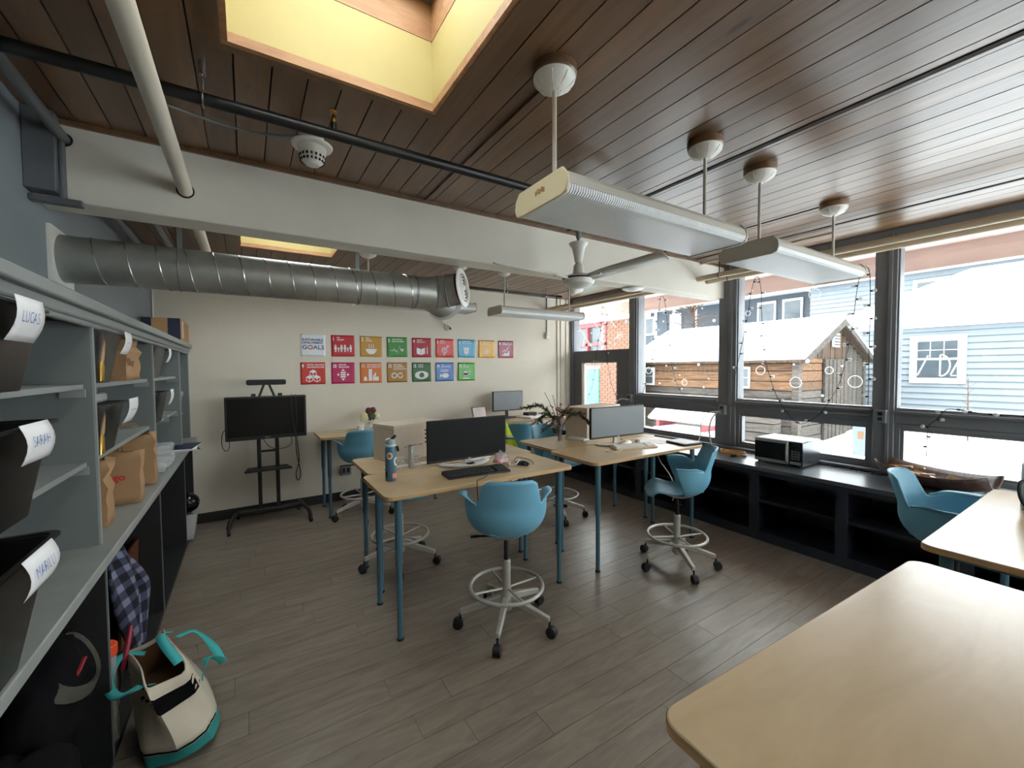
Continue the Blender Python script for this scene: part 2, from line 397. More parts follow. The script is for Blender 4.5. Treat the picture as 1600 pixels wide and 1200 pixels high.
# long dark channels and slim battens let into the boards
n = 1
for x, ya, yb, w, mt in ((2.24, YF, 2.70, .032, 'ceil_gap'), (3.99, YF, 2.70, .024, 'ceil_gap'), (3.99, 2.88, 5.39, .02, 'ceil_gap'), (3.46, 1.3, 2.70, .012, 'ceil_gap'), (1.03, 1.29, 2.70, .02, 'ceil')):
    struct('trim_%d' % n, MB().box(x, x + w, ya, yb, ZC - (.011 if mt == 'ceil' else .004), ZC), M[mt], 'slim strip running along the ceiling boards'); n += 1
# the beam across the room
struct('ceiling_beam', MB().box(XL, 4.56, 2.70, 2.88, 2.37, ZC + .02), M['beam'], 'deep off-white beam crossing the ceiling', bev=.006)
struct('trim_%d' % n, MB().box(XL, 4.56, 2.682, 2.70, ZC - .022, ZC), M['ceil'], 'brown moulding where the beam meets the boards'); n += 1
cl = MB().box(XL, XL + .10, 2.62, 2.70, 2.385, ZC).box(XL + .10, XL + .115, 2.655, 2.70, 2.36, ZC - .05).box(XL, XL + .17, 2.655, 2.70, 2.345, 2.372)
struct('trim_%d' % n, cl, M['frame_d'], 'dark steel bracket holding the beam at the grey wall', bev=.004); n += 1
# skylights: yellow plywood shafts, raw curb, glazed top
for i, (x0, x1, y0, y1) in enumerate(SKY):
    zt = 3.01; T = .02
    sk = struct('skylight_%d' % (i + 1), MB().box(x0 - T, x0, y0 - T, y1 + T, ZC + .022, zt).box(x1, x1 + T, y0 - T, y1 + T, ZC + .022, zt).box(x0, x1, y0 - T, y0, ZC + .022, zt).box(x0, x1, y1, y1 + T, ZC + .022, zt),
                M['yellow'], 'skylight shaft lined with yellow plywood')
    e = MB(); e.box(x0 - T, x0, y0 - T, y1 + T, ZC - .012, ZC + .022).box(x1, x1 + T, y0 - T, y1 + T, ZC - .012, ZC + .022).box(x0, x1, y0 - T, y0, ZC - .012, ZC + .022).box(x0, x1, y1, y1 + T, ZC - .012, ZC + .022)
    part('edge_band', e, M['ochre'], sk)
    c = MB(); c.box(x0 - .03, x0 + .002, y0 - .03, y1 + .03, zt, zt + .19).box(x1 - .002, x1 + .03, y0 - .03, y1 + .03, zt, zt + .19).box(x0 + .002, x1 - .002, y0 - .03, y0 + .002, zt, zt + .19).box(x0 + .002, x1 - .002, y1 - .002, y1 + .03, zt, zt + .19)
    part('curb', c, M['ochre'], sk)
    f = MB(); a = .05; f.box(x0 + .002, x0 + a, y0 + .002, y1 - .002, zt + .15, zt + .19).box(x1 - a, x1 - .002, y0 + .002, y1 - .002, zt + .15, zt + .19).box(x0 + a, x1 - a, y0 + .002, y0 + a, zt + .15, zt + .19).box(x0 + a, x1 - a, y1 - a, y1 - .002, zt + .15, zt + .19)
    part('sash', f, M['steel_d'], sk)
    part('pane', MB().box(x0 + a, x1 - a, y0 + a, y1 - a, zt + .165, zt + .175), M['glass'], sk)
# wooden surrounds of the openings on the ceiling
for i, (x0, x1, y0, y1) in enumerate(SKY[:2]):
    b = .035
    struct('trim_%d' % n, MB().box(x1 + .02, x1 + .02 + b, y0 - .02, y1 + .02 + b, ZC - .014, ZC).box(x0 - .02 - b, x1 + .02, y1 + .02, y1 + .02 + b, ZC - .014, ZC).box(x0 - .02 - b, x0 - .02, y0 - .02, y1 + .02, ZC - .014, ZC), M['ceil'], 'brown wooden surround of a skylight'); n += 1

# window wall -------------------------------------------------------
wr = struct('wall_right', MB().box(4.60, 4.72, YF, YB, -.06, .70).box(4.60, 4.72, YF, YB, 2.69, 2.95), M['frame'], 'charcoal painted wall carrying the windows')
for y0, y1 in ((5.29, 5.39), (3.945, 4.08), (2.555, 2.755), (1.215, 1.355), (-.14, 0.0), (-1.49, -1.35), (YF, -2.46)):
    w = y1 - y0
    p = part('post', MB().box(4.55, 4.72, y0, y1, .70, 2.69), M['frame'], wr, bev=.004)
    part('post_rib', MB().box(4.535, 4.552, y0 + w * .2, y0 + w * .38, .72, 2.69), M['frame'], p, bev=.003)
part('head_rail', MB().box(4.56, 4.62, YF, YB, 2.655, ZC), M['frame'], wr)
part('sill_board', MB().box(4.50, 4.72, YF, 5.28, .69, .715), M['frame'], wr, bev=.004)
def win_frame(y0, y1, z0, z1, t=.035, x0=4.575, x1=4.66):
    return MB().box(x0, x1, y0, y0 + t, z0, z1).box(x0, x1, y1 - t, y1, z0, z1).box(x0, x1, y0 + t, y1 - t, z0, z0 + t).box(x0, x1, y0 + t, y1 - t, z1 - t, z1)
WIN = {}
for i, (y0, y1) in enumerate(((2.755, 3.945), (1.355, 2.555), (0.0, 1.215), (-1.35, -.14), (-2.46, -1.49))):
    w = struct('window_%d' % (i + 2), MB().box(4.565, 4.69, y0, y1, 1.115, 1.235), M['frame'], 'tall fixed window with a low pane beneath its rail', bev=.004)
    WIN[i + 2] = w
    part('upper_frame', win_frame(y0, y1, 1.235, 2.69, .012), M['frame'], w)
    part('lower_frame', win_frame(y0, y1, .715, 1.115, .035), M['frame'], w, bev=.003)
    part('lower_sash', win_frame(y0 + .035, y1 - .035, .75, 1.08, .022, 4.59, 4.65), M['frame'], w)
    part('rail_lip', MB().box(4.53, 4.566, y0, y1, 1.205, 1.225), M['frame'], w)
    part('pane', MB().box(4.61, 4.616, y0 + .012, y1 - .012, 1.247, 2.678), M['glass'], w, smooth=False)
    part('pane', MB().box(4.61, 4.616, y0 + .057, y1 - .057, .772, 1.058), M['glass'], w, smooth=False)
y0, y1 = 4.08, 5.29
w = struct('window_1', MB().box(4.575, 4.66, y0, 4.32, .715, 1.855).box(4.575, 4.66, 5.10, y1, .715, 1.855).box(4.575, 4.66, 4.32, 5.10, 1.70, 1.855).box(4.575, 4.66, 4.32, 5.10, .715, .86), M['frame_d'], 'charcoal window panel with one tall pane and one small pane', bev=.004)
WIN[1] = w
part('upper_frame', win_frame(y0, y1, 1.855, 2.69, .014), M['frame'], w)
part('pane', MB().box(4.61, 4.616, y0 + .014, y1 - .014, 1.869, 2.676), M['glass'], w, smooth=False)
part('small_sash', win_frame(4.32, 5.10, .86, 1.70, .025, 4.585, 4.65), M['frame'], w)
part('side_stop', MB().box(4.56, 4.6, 5.045, 5.075, .885, 1.675).box(4.56, 4.6, 5.01, 5.03, .885, 1.675), M['cream'], w, label='cream painted stop strip')
part('pane', MB().box(4.61, 4.616, 4.345, 5.075, .885, 1.675), M['glass'], w, smooth=False)
# white paint doodles on the panes
def wring(win, y, z, r, t=.007):
    part('painted_ring', MB().ring((4.606, y, z), r, t * .5, (1, 0, 0), 28, 6), M['paintwhite'], WIN[win])
for y, z, r in ((2.32, 1.56, .045), (1.98, 1.44, .052), (1.70, 1.56, .032), (1.50, 1.46, .052), (2.46, 2.18, .026), (1.83, 2.29, .05), (1.43, 2.44, .03)): wring(3, y, z, r)
for y, z, r in ((3.78, 1.56, .045), (3.23, 1.41, .036), (3.37, 2.26, .05)): wring(2, y, z, r)
for y, z, r in ((4.26, 2.45, .038), (4.31, 2.07, .042), (4.46, 2.25, .034), (4.75, 2.36, .022)): wring(1, y, z, r)
def dots(win, L, name='painted_dots'):
    m = MB()
    for y, z, r in L: m.cyl((4.604, y, z), (4.609, y, z), r, n=10)
    part(name, m, M['paintwhite'], WIN[win])
dots(2, [(3.04, 1.63, .017), (2.85, 2.14, .019), (3.6, 1.39, .012), (2.97, 1.36, .012), (2.91, 1.46, .008), (3.55, 2.2, .012), (3.42, 2.2, .011), (3.5, 1.62, .01), (3.0, 2.3, .01), (3.3, 1.5, .008)])
dots(3, [(1.88, 1.65, .02), (2.2, 1.5, .012), (2.0, 1.62, .01), (1.6, 1.6, .01), (1.75, 1.32, .012), (2.42, 2.42, .008), (1.55, 1.95, .01)])
dots(1, [(4.18, 2.26, .024), (4.6, 2.3, .01), (4.9, 2.15, .012), (4.5, 1.98, .012), (4.7, 2.02, .01), (4.4, 1.95, .014)])
m = MB()
for (ya, za), (yb, zb) in (((5.2, 2.28), (4.88, 1.92)), ((4.93, 2.42), (4.72, 2.18)), ((4.72, 2.18), (4.52, 2.34)), ((4.52, 2.34), (4.38, 2.2)), ((5.05, 2.1), (5.1, 1.92)), ((4.72, 2.18), (4.70, 1.9)), ((4.78, 2.1), (4.65, 2.06)), ((5.22, 2.2), (5.12, 2.22)), ((4.42, 2.02), (4.26, 2.1)), ((4.3, 2.3), (4.26, 2.42))):
    m.cyl((4.605, ya, za), (4.605, yb, zb), .006, n=6)
part('painted_snowflake', m, M['paintwhite'], WIN[1])
m = MB().tube([(4.605, .96 + .055 * math.cos(a) * -1, 1.6 + .085 * math.sin(a)) for a in np.linspace(-1.5, 1.5, 16)], .005, 6).cyl((4.605, .96, 1.515), (4.605, .96, 1.685), .005, n=6)
m.cyl((4.605, .90, 1.53), (4.605, .845, 1.67), .005, n=6).cyl((4.605, .90, 1.52), (4.605, .83, 1.52), .005, n=6).cyl((4.605, 1.09, 1.52), (4.605, 1.03, 1.68), .005, n=6)
part('painted_letters', m, M['paintwhite'], WIN[4])

# ================================================================== OUTSIDE
g = MB(); NX, NY = 30, 40
def gz(x, y):
    b = .06 * math.sin(x * .9 + y * .5) + .05 * math.sin(y * 1.3 - x * .4)
    return -.12 + b * .5 + max(0, (x - 10)) * .12 * (1 if y < 4.0 else .35) + (.28 * math.exp(-((y - .6) ** 2) / 3.5 - ((x - 7.5) ** 2) / 3))
g.grid([[(4.74 + i * .95, -14 + j * 1.0, gz(4.74 + i * .95, -14 + j * 1.0)) for j in range(NY + 1)] for i in range(NX + 1)])
struct('ground', g, M['snow'], 'snow covered yard outside the windows')
so = struct('soffit', MB().box(4.72, 5.46, -6, 6.3, 2.70, 2.95), M['pink'], 'pale salmon painted eave outside the windows')
part('fascia', MB().box(5.40, 5.52, -6, 6.3, 2.50, 2.96), M['pink_d'], so)
part('end_panel', MB().box(4.72, 5.40, 6.2, 6.3, 2.28, 2.72), M['pink'], so)
# weathered shed
X0, X1, Y0, Y1, ZE, ZR = 9.8, 13.3, 4.2, 8.5, 1.78, 2.62
XM = (X0 + X1) / 2
sh = thing('wooden_shed', 'weathered plank shed with a snowy roof and pointed gable', 'shed', (XM, (Y0 + Y1) / 2, -.3))
part('core', MB().prism([(X0 + .04, -.3), (X1 - .04, -.3), (X1 - .04, ZE), (XM, ZR - .05), (X0 + .04, ZE)], lambda a, b: (a, Y0 + .04, b), lambda a, b: (a, Y1 - .04, b)), M['shedend'], sh, smooth=False)
z = -.3; i = 0
while z < ZE - .02:
    h = .2 + .03 * ((i * 7) % 3 - 1); z1 = min(z + h, ZE)
    mt = 'shedwarm' if z > .95 else 'shedwood'
    t = .012 * ((i * 5) % 3)
    part('side_board', MB().box(X0 - .02 - t, X0 + .04, Y0 - .02, Y1, z + .008, z1 - .008), M[mt], sh)
    part('end_plank', MB().box(X0 + .04, X0 + 1.25, Y0 - .02 - t * .5, Y0 + .04, z + .008, z1 - .008), M[mt], sh)
    z = z1; i += 1
N = 16; bw = (X1 - X0) / N
for i in range(N):
    xa, xb = X0 + i * bw, X0 + (i + 1) * bw; xc = (xa + xb) / 2
    top = ZR - .04 - abs(xc - XM) / (XM - X0) * (ZR - ZE)
    bot = -.3 if xa > X0 + 1.2 else ZE - .02
    part('gable_board', MB().box(xa + .008, xb - .008, Y0 - .03 - .006 * (i % 3), Y0 + .04, bot, top), M['shedend' if bot > 0 else 'shedwood'] if xa < 10.9 or xa > 12.1 else M['shedend'], sh)
part('corner_post', MB().box(X0 - .06, X0 + .08, Y0 - .07, Y0 + .06, -.3, ZE), M['shedwood'], sh)
part('corner_post', MB().box(X1 - .08, X1 + .04, Y0 - .07, Y0 + .06, -.3, ZE), M['shedwood'], sh)
for xa in (10.95, 11.58):
    d = part('door', MB().box(xa, xa + .58, Y0 - .09, Y0 - .045, -.2, 1.76), M['shedwood'], sh)
    for q in (1, 2): part('door_batten', MB().box(xa + .58 * q / 3 - .012, xa + .58 * q / 3 + .012, Y0 - .1, Y0 - .085, -.18, 1.74), M['shedend'], d)
v = part('louvre_vent', MB().box(11.36, 11.70, Y0 - .09, Y0 - .05, 2.04, 2.36), M['housewhite'], sh)
for q in range(4): part('louvre_slat', MB().box(11.40, 11.66, Y0 - .105, Y0 - .088, 2.08 + .068 * q, 2.105 + .068 * q), M['shedend'], v)
for ya, yb in ((5.14, 5.46), (7.80, 8.40)):
    wn = part('window', MB().box(X0 - .075, X0 - .03, ya, yb, 1.10, 1.60), M['housewhite'], sh)
    for q in range(2):
        for r in range(2):
            wy = (yb - ya - .1) / 2
            part('pane', MB().box(X0 - .085, X0 - .07, ya + .04 + q * (wy + .02), ya + .04 + q * (wy + .02) + wy, 1.15 + r * .21, 1.34 + r * .21), M['winglass_far'], wn)
def roof(xe, ze, xr, zr, t0, t1, mtn, nm, ov=.16, p=sh):
    d = 1 if xe > xr else -1
    xo, zo = xe + d * ov, ze - ov * (zr - ze) / abs(xr - xe)
    part(nm, MB().prism([(xr, zr + t0), (xo, zo + t0), (xo, zo + t1), (xr, zr + t1)], lambda a, b: (a, Y0 - .22, b), lambda a, b: (a, Y1 + .2, b)), M[mtn], p)
for xe in (X0, X1):
    roof(xe, ZE, XM, ZR, -.02, .04, 'shedend', 'roof_slope'); roof(xe, ZE, XM, ZR, .04, .17, 'snow', 'roof_snow')
for d in (-1, 1):
    xe = X0 - .16 if d < 0 else X1 + .16
    part('rake_board', MB().prism([(XM, ZR + .05), (xe, ZE - .03), (xe, ZE - .15), (XM, ZR - .09)], lambda a, b: (a, Y0 - .25, b), lambda a, b: (a, Y0 - .21, b)), M['shedwood'], sh)
# pale blue house with a hipped snowy roof
HX, HY0, HY1, HZ = 14.0, -6.0, 4.9, 2.66
hs = thing('clapboard_house', 'pale blue clapboard house with a snow covered hip roof', 'house', (16.5, 0, .2))
part('wall_core', MB().box(HX + .03, 19, HY0, HY1, .0, HZ), M['siding'], hs)
z = .2
while z < HZ - .05:
    part('clapboard', MB().prism([(HX - .03, z), (HX + .03, z), (HX + .03, z + .15), (HX + .012, z + .15)], lambda a, b: (a, HY0, b), lambda a, b: (a, HY1, b)), M['siding'], hs, smooth=False); z += .148
part('frieze', MB().box(HX - .05, HX + .02, HY0, HY1 + .05, HZ - .14, HZ + .02), M['housewhite'], hs)
part('gutter', MB().box(HX - .32, HX - .18, HY0 - .3, HY1 + .3, HZ + .0, HZ + .12), M['housewhite'], hs)
part('roof_snow', MB().add([(HX - .3, HY0 - .3, HZ + .1), (HX - .3, HY1 + .3, HZ + .1), (19.3, HY1 + .3, HZ + .1), (19.3, HY0 - .3, HZ + .1), (16.5, 2.9, 4.2), (16.5, -3.2, 4.2)],
     [(0, 4, 1), (0, 5, 4), (1, 4, 2), (2, 4, 5, 3), (3, 5, 0), (0, 1, 2, 3)]), M['snow'], hs, smooth=False)
wn = part('window', MB().box(HX - .06, HX, 2.48, 3.45, 1.17, 2.32), M['housewhite'], hs)
for q in range(3):
    part('pane', MB().box(HX - .07, HX - .055, 2.62 + q * .235, 2.62 + q * .235 + .215, 1.98, 2.18), M['winglass_far'], wn)
    part('pane', MB().box(HX - .07, HX - .055, 2.62 + q * .235, 2.62 + q * .235 + .215, 1.78, 1.96), M['winglass_far'], wn)
part('pane', MB().box(HX - .065, HX - .055, 2.62, 3.31, 1.30, 1.73), M['winglass_far'], wn)
# taller house behind it
bh = thing('tall_house', 'tall pale house with white eaves rising behind the shed', 'house', (22, 3, .5))
part('wall_core', MB().box(20.03, 26, -8, 8.1, 0, 5.0), M['siding'], bh)
z = 2.6
while z < 4.9:
    part('clapboard', MB().prism([(19.97, z), (20.03, z), (20.03, z + .17), (20.01, z + .17)], lambda a, b: (a, -8, b), lambda a, b: (a, 8.1, b)), M['siding'], bh, smooth=False); z += .17
part('eave', MB().box(19.5, 26.4, -8.4, 8.5, 4.85, 5.05), M['housewhite'], bh)
part('roof_snow', MB().add([(19.5, -8.4, 5.05), (19.5, 8.5, 5.05), (26.4, 8.5, 5.05), (26.4, -8.4, 5.05), (23, 6, 6.6), (23, -6, 6.6)], [(0, 4, 1), (0, 5, 4), (1, 4, 2), (2, 4, 5, 3), (3, 5, 0), (0, 1, 2, 3)]), M['snow'], bh, smooth=False)
for y in (1.0, 3.4):
    wn = part('window', MB().box(19.92, 19.99, y, y + 1.5, 3.3, 4.6), M['housewhite'], bh)
    part('pane', MB().box(19.9, 19.93, y + .12, y + 1.38, 3.42, 4.48), M['winglass_far'], wn)
# slate blue house with a balcony
dh = thing('balcony_house', 'slate blue house with an upper balcony beyond the shed roof', 'house', (25, 15, .5))
part('wall', MB().box(22.5, 28, 9.0, 24, 0, 5.3), M['darkhouse'], dh)
part('eave', MB().box(21.2, 28.4, 8.6, 24.4, 5.15, 5.45), M['housewhite'], dh)
part('roof_snow', MB().add([(21.2, 8.6, 5.45), (21.2, 24.4, 5.45), (28.4, 24.4, 5.45), (28.4, 8.6, 5.45), (25, 11, 7), (25, 22, 7)], [(0, 4, 5, 1), (1, 5, 2), (2, 5, 4, 3), (3, 4, 0), (0, 1, 2, 3)]), M['snow'], dh, smooth=False)
part('balcony_floor', MB().box(21.2, 22.5, 12.6, 17, 3.35, 3.5), M['housewhite'], dh)
for y in (12.7, 14.2, 15.6, 16.9): part('balcony_post', MB().box(21.22, 21.34, y, y + .1, 0, 5.2), M['housewhite'], dh)
for y in (9.4, 10.6, 18.0):
    wn = part('window', MB().box(22.42, 22.5, y, y + .9, 3.7, 4.9), M['housewhite'], dh)
    part('pane', MB().box(22.4, 22.43, y + .1, y + .8, 3.82, 4.78), M['winglass_far'], wn)
part('door', MB().box(22.42, 22.5, 16.0, 16.8, 3.5, 4.9), M['housewhite'], dh)
# brick building with red framed glazing and a turquoise door
bb = thing('brick_building', 'orange brick building with red window frames and turquoise door', 'building', (9.2, 9.8, -.3))
BX = 8.8
part('wall', MB().box(BX + .02, 9.4, 7.82, 8.95, -.3, 2.95).box(BX + .02, 9.4, 9.0, 14, -.3, 1.85).box(BX + .3, 9.4, 8.95, 14, 1.85, 2.95), M['mortar'], bb)
bm = MB(); bme = MB().box(BX - .005, BX + .03, 0, .2, 0, .062).mesh('brick', M['brick'])
nb = 0
for r in range(43):
    zz = -.25 + r * .074
    for c in range(22):
        yy = 7.83 + c * .212 + (.106 if r % 2 else 0)
        if zz > 1.74 and yy > 8.72: continue
        if -.2 < zz < 1.62 and 8.9 < yy < 9.85: continue
        if yy + .2 > 12: continue
        if .3 < zz and yy < 10.3 and nb < 290:
            like('brick', bme, bb, Vector((0, yy, zz)) - bb.location); nb += 1
        else: bm.box(BX - .005, BX + .03, yy, yy + .2, zz, zz + .062)
tag(part('bricks_beyond', bm, M['brick'], bb), kind='stuff')
d = part('door', MB().box(BX - .03, BX + .02, 9.02, 9.78, -.2, 1.56), M['teal_door'], bb, label='turquoise painted door')
part('lintel', MB().box(BX - .02, BX + .03, 8.9, 14, 1.74, 1.86), M['housewhite'], bb)
part('window_glass', MB().box(BX + .08, BX + .1, 8.75, 14, 1.86, 2.9), M['winglass_far'], bb)
for y in (8.72, 9.5, 10.25, 11.2, 12.2): part('window_bar', MB().box(BX - .02, BX + .1, y, y + .09, 1.86, 2.9), M['redframe'], bb)
part('window_rail', MB().box(BX - .02, BX + .1, 8.72, 14, 2.26, 2.34), M['redframe'], bb)
part('window_head', MB().box(BX - .03, BX + .1, 8.72, 14, 2.82, 2.95), M['redframe'], bb)
part('roof_snow', MB().box(BX - .2, 9.45, 7.7, 14, 2.95, 3.1), M['snow'], bb)
# snow covered red table, sign, stack of grey boards, sapling
rt = thing('picnic_table', 'red table buried in snow outside the low window pane', 'table', (7.6, 5.2, -.1))
part('table_top', MB().box(7.3, 8.0, 4.55, 5.95, .56, .62), M['redframe'], rt)
for y in (4.7, 5.75): part('leg', MB().box(7.35, 7.95, y, y + .08, -.15, .56), M['redframe'], rt)
part('snow_cap', MB().frustum((7.65, 5.25, .50), (.86, 1.6, 0), (7.65, 5.25, .80), (.5, 1.2, 0)), M['snow'], rt, bev=.08)
part('drift', MB().frustum((7.55, 5.25, -.15), (1.3, 1.9, 0), (7.65, 5.25, .36), (.7, 1.3, 0)), M['snow'], rt, bev=.1)
sg = thing('yard_sign', 'white rounded sign board standing in the snow', 'sign', (8.5, 2.68, 0))
part('board', MB().prism([(2.58, .12), (2.78, .12), (2.78, .62), (2.74, .70), (2.68, .72), (2.62, .70), (2.58, .62)], lambda a, b: (8.49, a, b), lambda a, b: (8.52, a, b)), M['siding'], sg)
part('picture', MB().box(8.484, 8.49, 2.64, 2.71, .40, .52), M['kraft_in'], sg)
part('stake', MB().cyl((8.51, 2.68, -.1), (8.51, 2.68, .14), .015), M['steel_d'], sg)
bd = thing('board_stack', 'stack of grey weathered boards beside the shed', 'boards', (9.3, 4.9, -.2))
for q in range(4): part('board', MB().box(9.2, 9.5, 4.35, 5.6, -.2 + q * .2, -.02 + q * .2), M['shedwood'], bd)
sp = MB().tube([(12, 2.08, .1), (12, 2.09, .8), (12.0, 2.1, 1.35)], [.014, .011, .004], 6)
for q in range(9):
    a = q * 2.4; zz = .75 + q * .06
    sp.tube([(12, 2.09, zz), (12 + .05 * math.cos(a), 2.09 + .14 * math.sin(a), zz + .1)], [.005, .002], 5)
solo('sapling', sp, M['shedwarm'], 'bare reddish sapling in front of the pale blue house', 'tree')
for (tx, ty, hh, lb) in ((17, 11.5, 4.6, 'bare branching tree behind the shed roof'),):
    m = MB().tube([(tx, ty, 0), (tx, ty, 2.2), (tx + .1, ty, hh)], [.12, .09, .03], 7)
    rt2 = random.Random(5)
    for q in range(46):
        a = rt2.uniform(0, 6.28); zz = rt2.uniform(2.0, hh); l = rt2.uniform(.7, 1.6)
        e = Vector((tx + l * math.cos(a), ty + l * math.sin(a), zz + rt2.uniform(.2, .7)))
        m.tube([(tx, ty, zz), (Vector((tx, ty, zz)) + e) / 2 + Vector((0, 0, .08)), e], [.03, .022, .012], 5)
    solo('bare_tree', m, M['shedend'], lb, 'tree')
# ================================================================== THINGS UNDER THE CEILING
def canopy_mb(x, y, zt):
    m = MB()
    for k in range(8):
        a = math.pi * k / 4; m.tube([(x + r_ * math.cos(a), y + r_ * math.sin(a), zt + z_) for r_, z_ in ((.02, -.05), (.062, -.0305), (.078, -.013))], .0022, 5)
    return m.lathe([(.014, zt - .05), (.03, zt - .048), (.062, zt - .03), (.078, zt - .012), (.08, zt)], (x, y, 0), 28)
def pendant(x0, x1, yc, rods, label, worn=False):
    t = thing('pendant_light', label, 'light', ((x0 + x1) / 2, yc, 2.205), 0, 'long white pendant lights')
    zb, hw = 2.205, .16
    # wrapped lens: trapezoid section
    sec = [(-hw, .035), (-hw + .008, .0), (hw - .008, .0), (hw, .035)]
    part('lens', MB().prism([(-hw, .03), (-hw + .004, .012), (-hw + .016, .002), (-hw + .04, .0), (hw - .04, .0), (hw - .016, .002), (hw - .004, .012), (hw, .03)], lambda a, b: (x0 + .006, yc + a, zb + b), lambda a, b: (x1 - .006, yc + a, zb + b)), M['lens'], t, smooth=False)
    part('housing', MB().prism([(-hw - .003, .03), (hw + .003, .03), (hw - .006, .06), (hw - .03, .085), (-hw + .03, .085), (-hw + .006, .06)], lambda a, b: (x0 + .004, yc + a, zb + b), lambda a, b: (x1 - .004, yc + a, zb + b)), M['fixture'], t, smooth=False)
    for x, nm in ((x0, 1), (x1, -1)):
        part('end_cap', MB().prism([(-hw - .005, .03), (-hw + .004, .004), (-hw + .03, -.005), (hw - .03, -.005), (hw - .004, .004), (hw + .005, .03), (hw, .062), (hw - .025, .092), (-hw + .025, .092), (-hw, .062)], lambda a, b: (x, yc + a, zb + b), lambda a, b: (x + .012 * nm, yc + a, zb + b)), M['fix_end' if worn and nm == 1 else 'fixture'], t, bev=.003)
    if worn:
        sm = MB()
        for q in range(5): sm.cbox((x0 - .001, yc - .03 + .012 * q, zb + .05 + .006 * (q % 2)), (.002, .009, .016))
        part('peeled_sticker', sm, M['card'], t)
    for rx in rods:
        r = part('rod', MB().cyl((rx, yc, zb + .085), (rx, yc, 2.67), .0085, n=12), M['fixture'], t)
        c = part('canopy', canopy_mb(rx, yc, 2.695), M['white'], t)
        part('wood_block', MB().lathe([(.081, 2.695), (.085, 2.70), (.085, ZC)], (rx, yc, 0), 28), M['ceil'], t)
M['lens'] = mat('prismatic_lens', (226, 230, 232), .3, var=.02)
def ribs(m):
    nt = m.node_tree; b = nt.nodes['Principled BSDF']; L = nt.links
    tc = nt.nodes.new('ShaderNodeTexCoord'); v = nt.nodes.new('ShaderNodeTexWave'); v.inputs['Scale'].default_value = 28; v.bands_direction = 'X'
    L.new(tc.outputs['Object'], v.inputs['Vector'])
    bp = nt.nodes.new('ShaderNodeBump'); bp.inputs['Strength'].default_value = .5; bp.inputs['Distance'].default_value = .006
    L.new(v.outputs['Fac'], bp.inputs['Height']); L.new(bp.outputs['Normal'], b.inputs['Normal'])
ribs(M['lens'])
pendant(.935, 2.075, 1.275, (1.01, 1.97), 'largest hanging light, with an aged yellowed end cap', True)
pendant(2.37, 3.57, 1.275, (2.495, 3.475), 'hanging light beside the windows, in front of the beam')
pendant(.87, 2.06, 4.07, (.99, 1.945), 'hanging light mostly hidden behind the round duct')
pendant(2.36, 3.57, 4.07, (2.495, 3.45), 'hanging light behind the beam, beyond the ceiling fan')

# ceiling fan
fx, fy, fz = 1.963, 2.215, 2.215
t = thing('ceiling_fan', 'white three-blade ceiling fan hanging before the beam', 'fan', (fx, fy, fz - .06))
part('down_rod', MB().cyl((fx, fy, fz + .24), (fx, fy, ZC - .05), .011, n=12).cyl((fx, fy, 2.5), (fx, fy, 2.56), .018, n=12), M['steel_d'], t)
part('ceiling_cup', MB().lathe([(.02, ZC - .08), (.055, ZC - .03), (.06, ZC)], (fx, fy, 0)), M['white'], t)
part('canopy_cup', MB().lathe([(.018, fz + .115), (.026, fz + .12), (.033, fz + .16), (.045, fz + .215), (.066, fz + .245), (.064, fz + .249), (.012, fz + .245)], (fx, fy, 0), 30), M['white'], t)
part('motor_neck', MB().lathe([(.046, fz + .02), (.04, fz + .05), (.034, fz + .095), (.022, fz + .108), (.02, fz + .118)], (fx, fy, 0), 26), M['white'], t)
part('motor_housing', MB().lathe([(.02, fz - .062), (.06, fz - .055), (.1, fz - .035), (.112, fz - .01), (.112, fz + .012), (.09, fz + .024), (.04, fz + .03)], (fx, fy, 0), 32), M['white'], t)
part('dark_band', MB().lathe([(.1135, fz - .004), (.1135, fz + .006)], (fx, fy, 0), 32), M['black'], t)
for k, ang in enumerate((-85, 181, 50)):
    a = math.radians(ang); d = Vector((math.cos(a), math.sin(a), 0)); s = Vector((-math.sin(a), math.cos(a), 0)); c = Vector((fx, fy, fz))
    rows = []
    for r, w, dz in ((.10, .028, .0), (.17, .04, .004), (.24, .05, .008), (.62, .054, .02), (.66, .05, .021), (.675, .03, .021)):
        rows.append([c + d * r + s * (w * u) + Vector((0, 0, dz + .014 * -u)) for u in (-1, 0, 1)])
    b = part('blade', MB().grid(rows), M['white'], t); solid(b, .005, 0)
    part('blade_iron', MB().cbox(c + d * .15 + Vector((0, 0, .004)), (.12, .036, .012), a), M['white'], b)

# spiral duct with its wye and two round diffusers
dy, dz, R = 2.99, 2.165, .117
t = thing('spiral_duct', 'large galvanised spiral duct leaving the grey wall', 'duct', (.3, dy, dz - R))
part('wall_plate', MB().box(XL, XL + .016, 2.845, 3.135, 2.03, 2.30), M['white'], t, label='white square wall plate')
part('duct_body', MB().cyl((XL + .01, dy, dz), (1.06, dy, dz), R, n=48, caps=False), M['steel'], t)
sm = []
for k in range(0, 15 * 24):
    a = 2 * math.pi * k / 24; x = XL + .09 + .125 * k / 24
    if x > 1.04: break
    sm.append((x, dy + (R + .0006) * math.cos(a), dz + (R + .0006) * math.sin(a)))
part('spiral_seam', MB().tube(sm, .0035, 6), M['chrome'], t)
for x in (1.045, 1.16): part('draw_band', MB().cyl((x - .008, dy, dz), (x + .008, dy, dz), R + .004, n=48, caps=False), M['steel_d'], t)
part('taper', MB().cyl((1.05, dy, dz), (1.17, dy, dz), R, R * 1.06, n=40, caps=False), M['steel'], t)
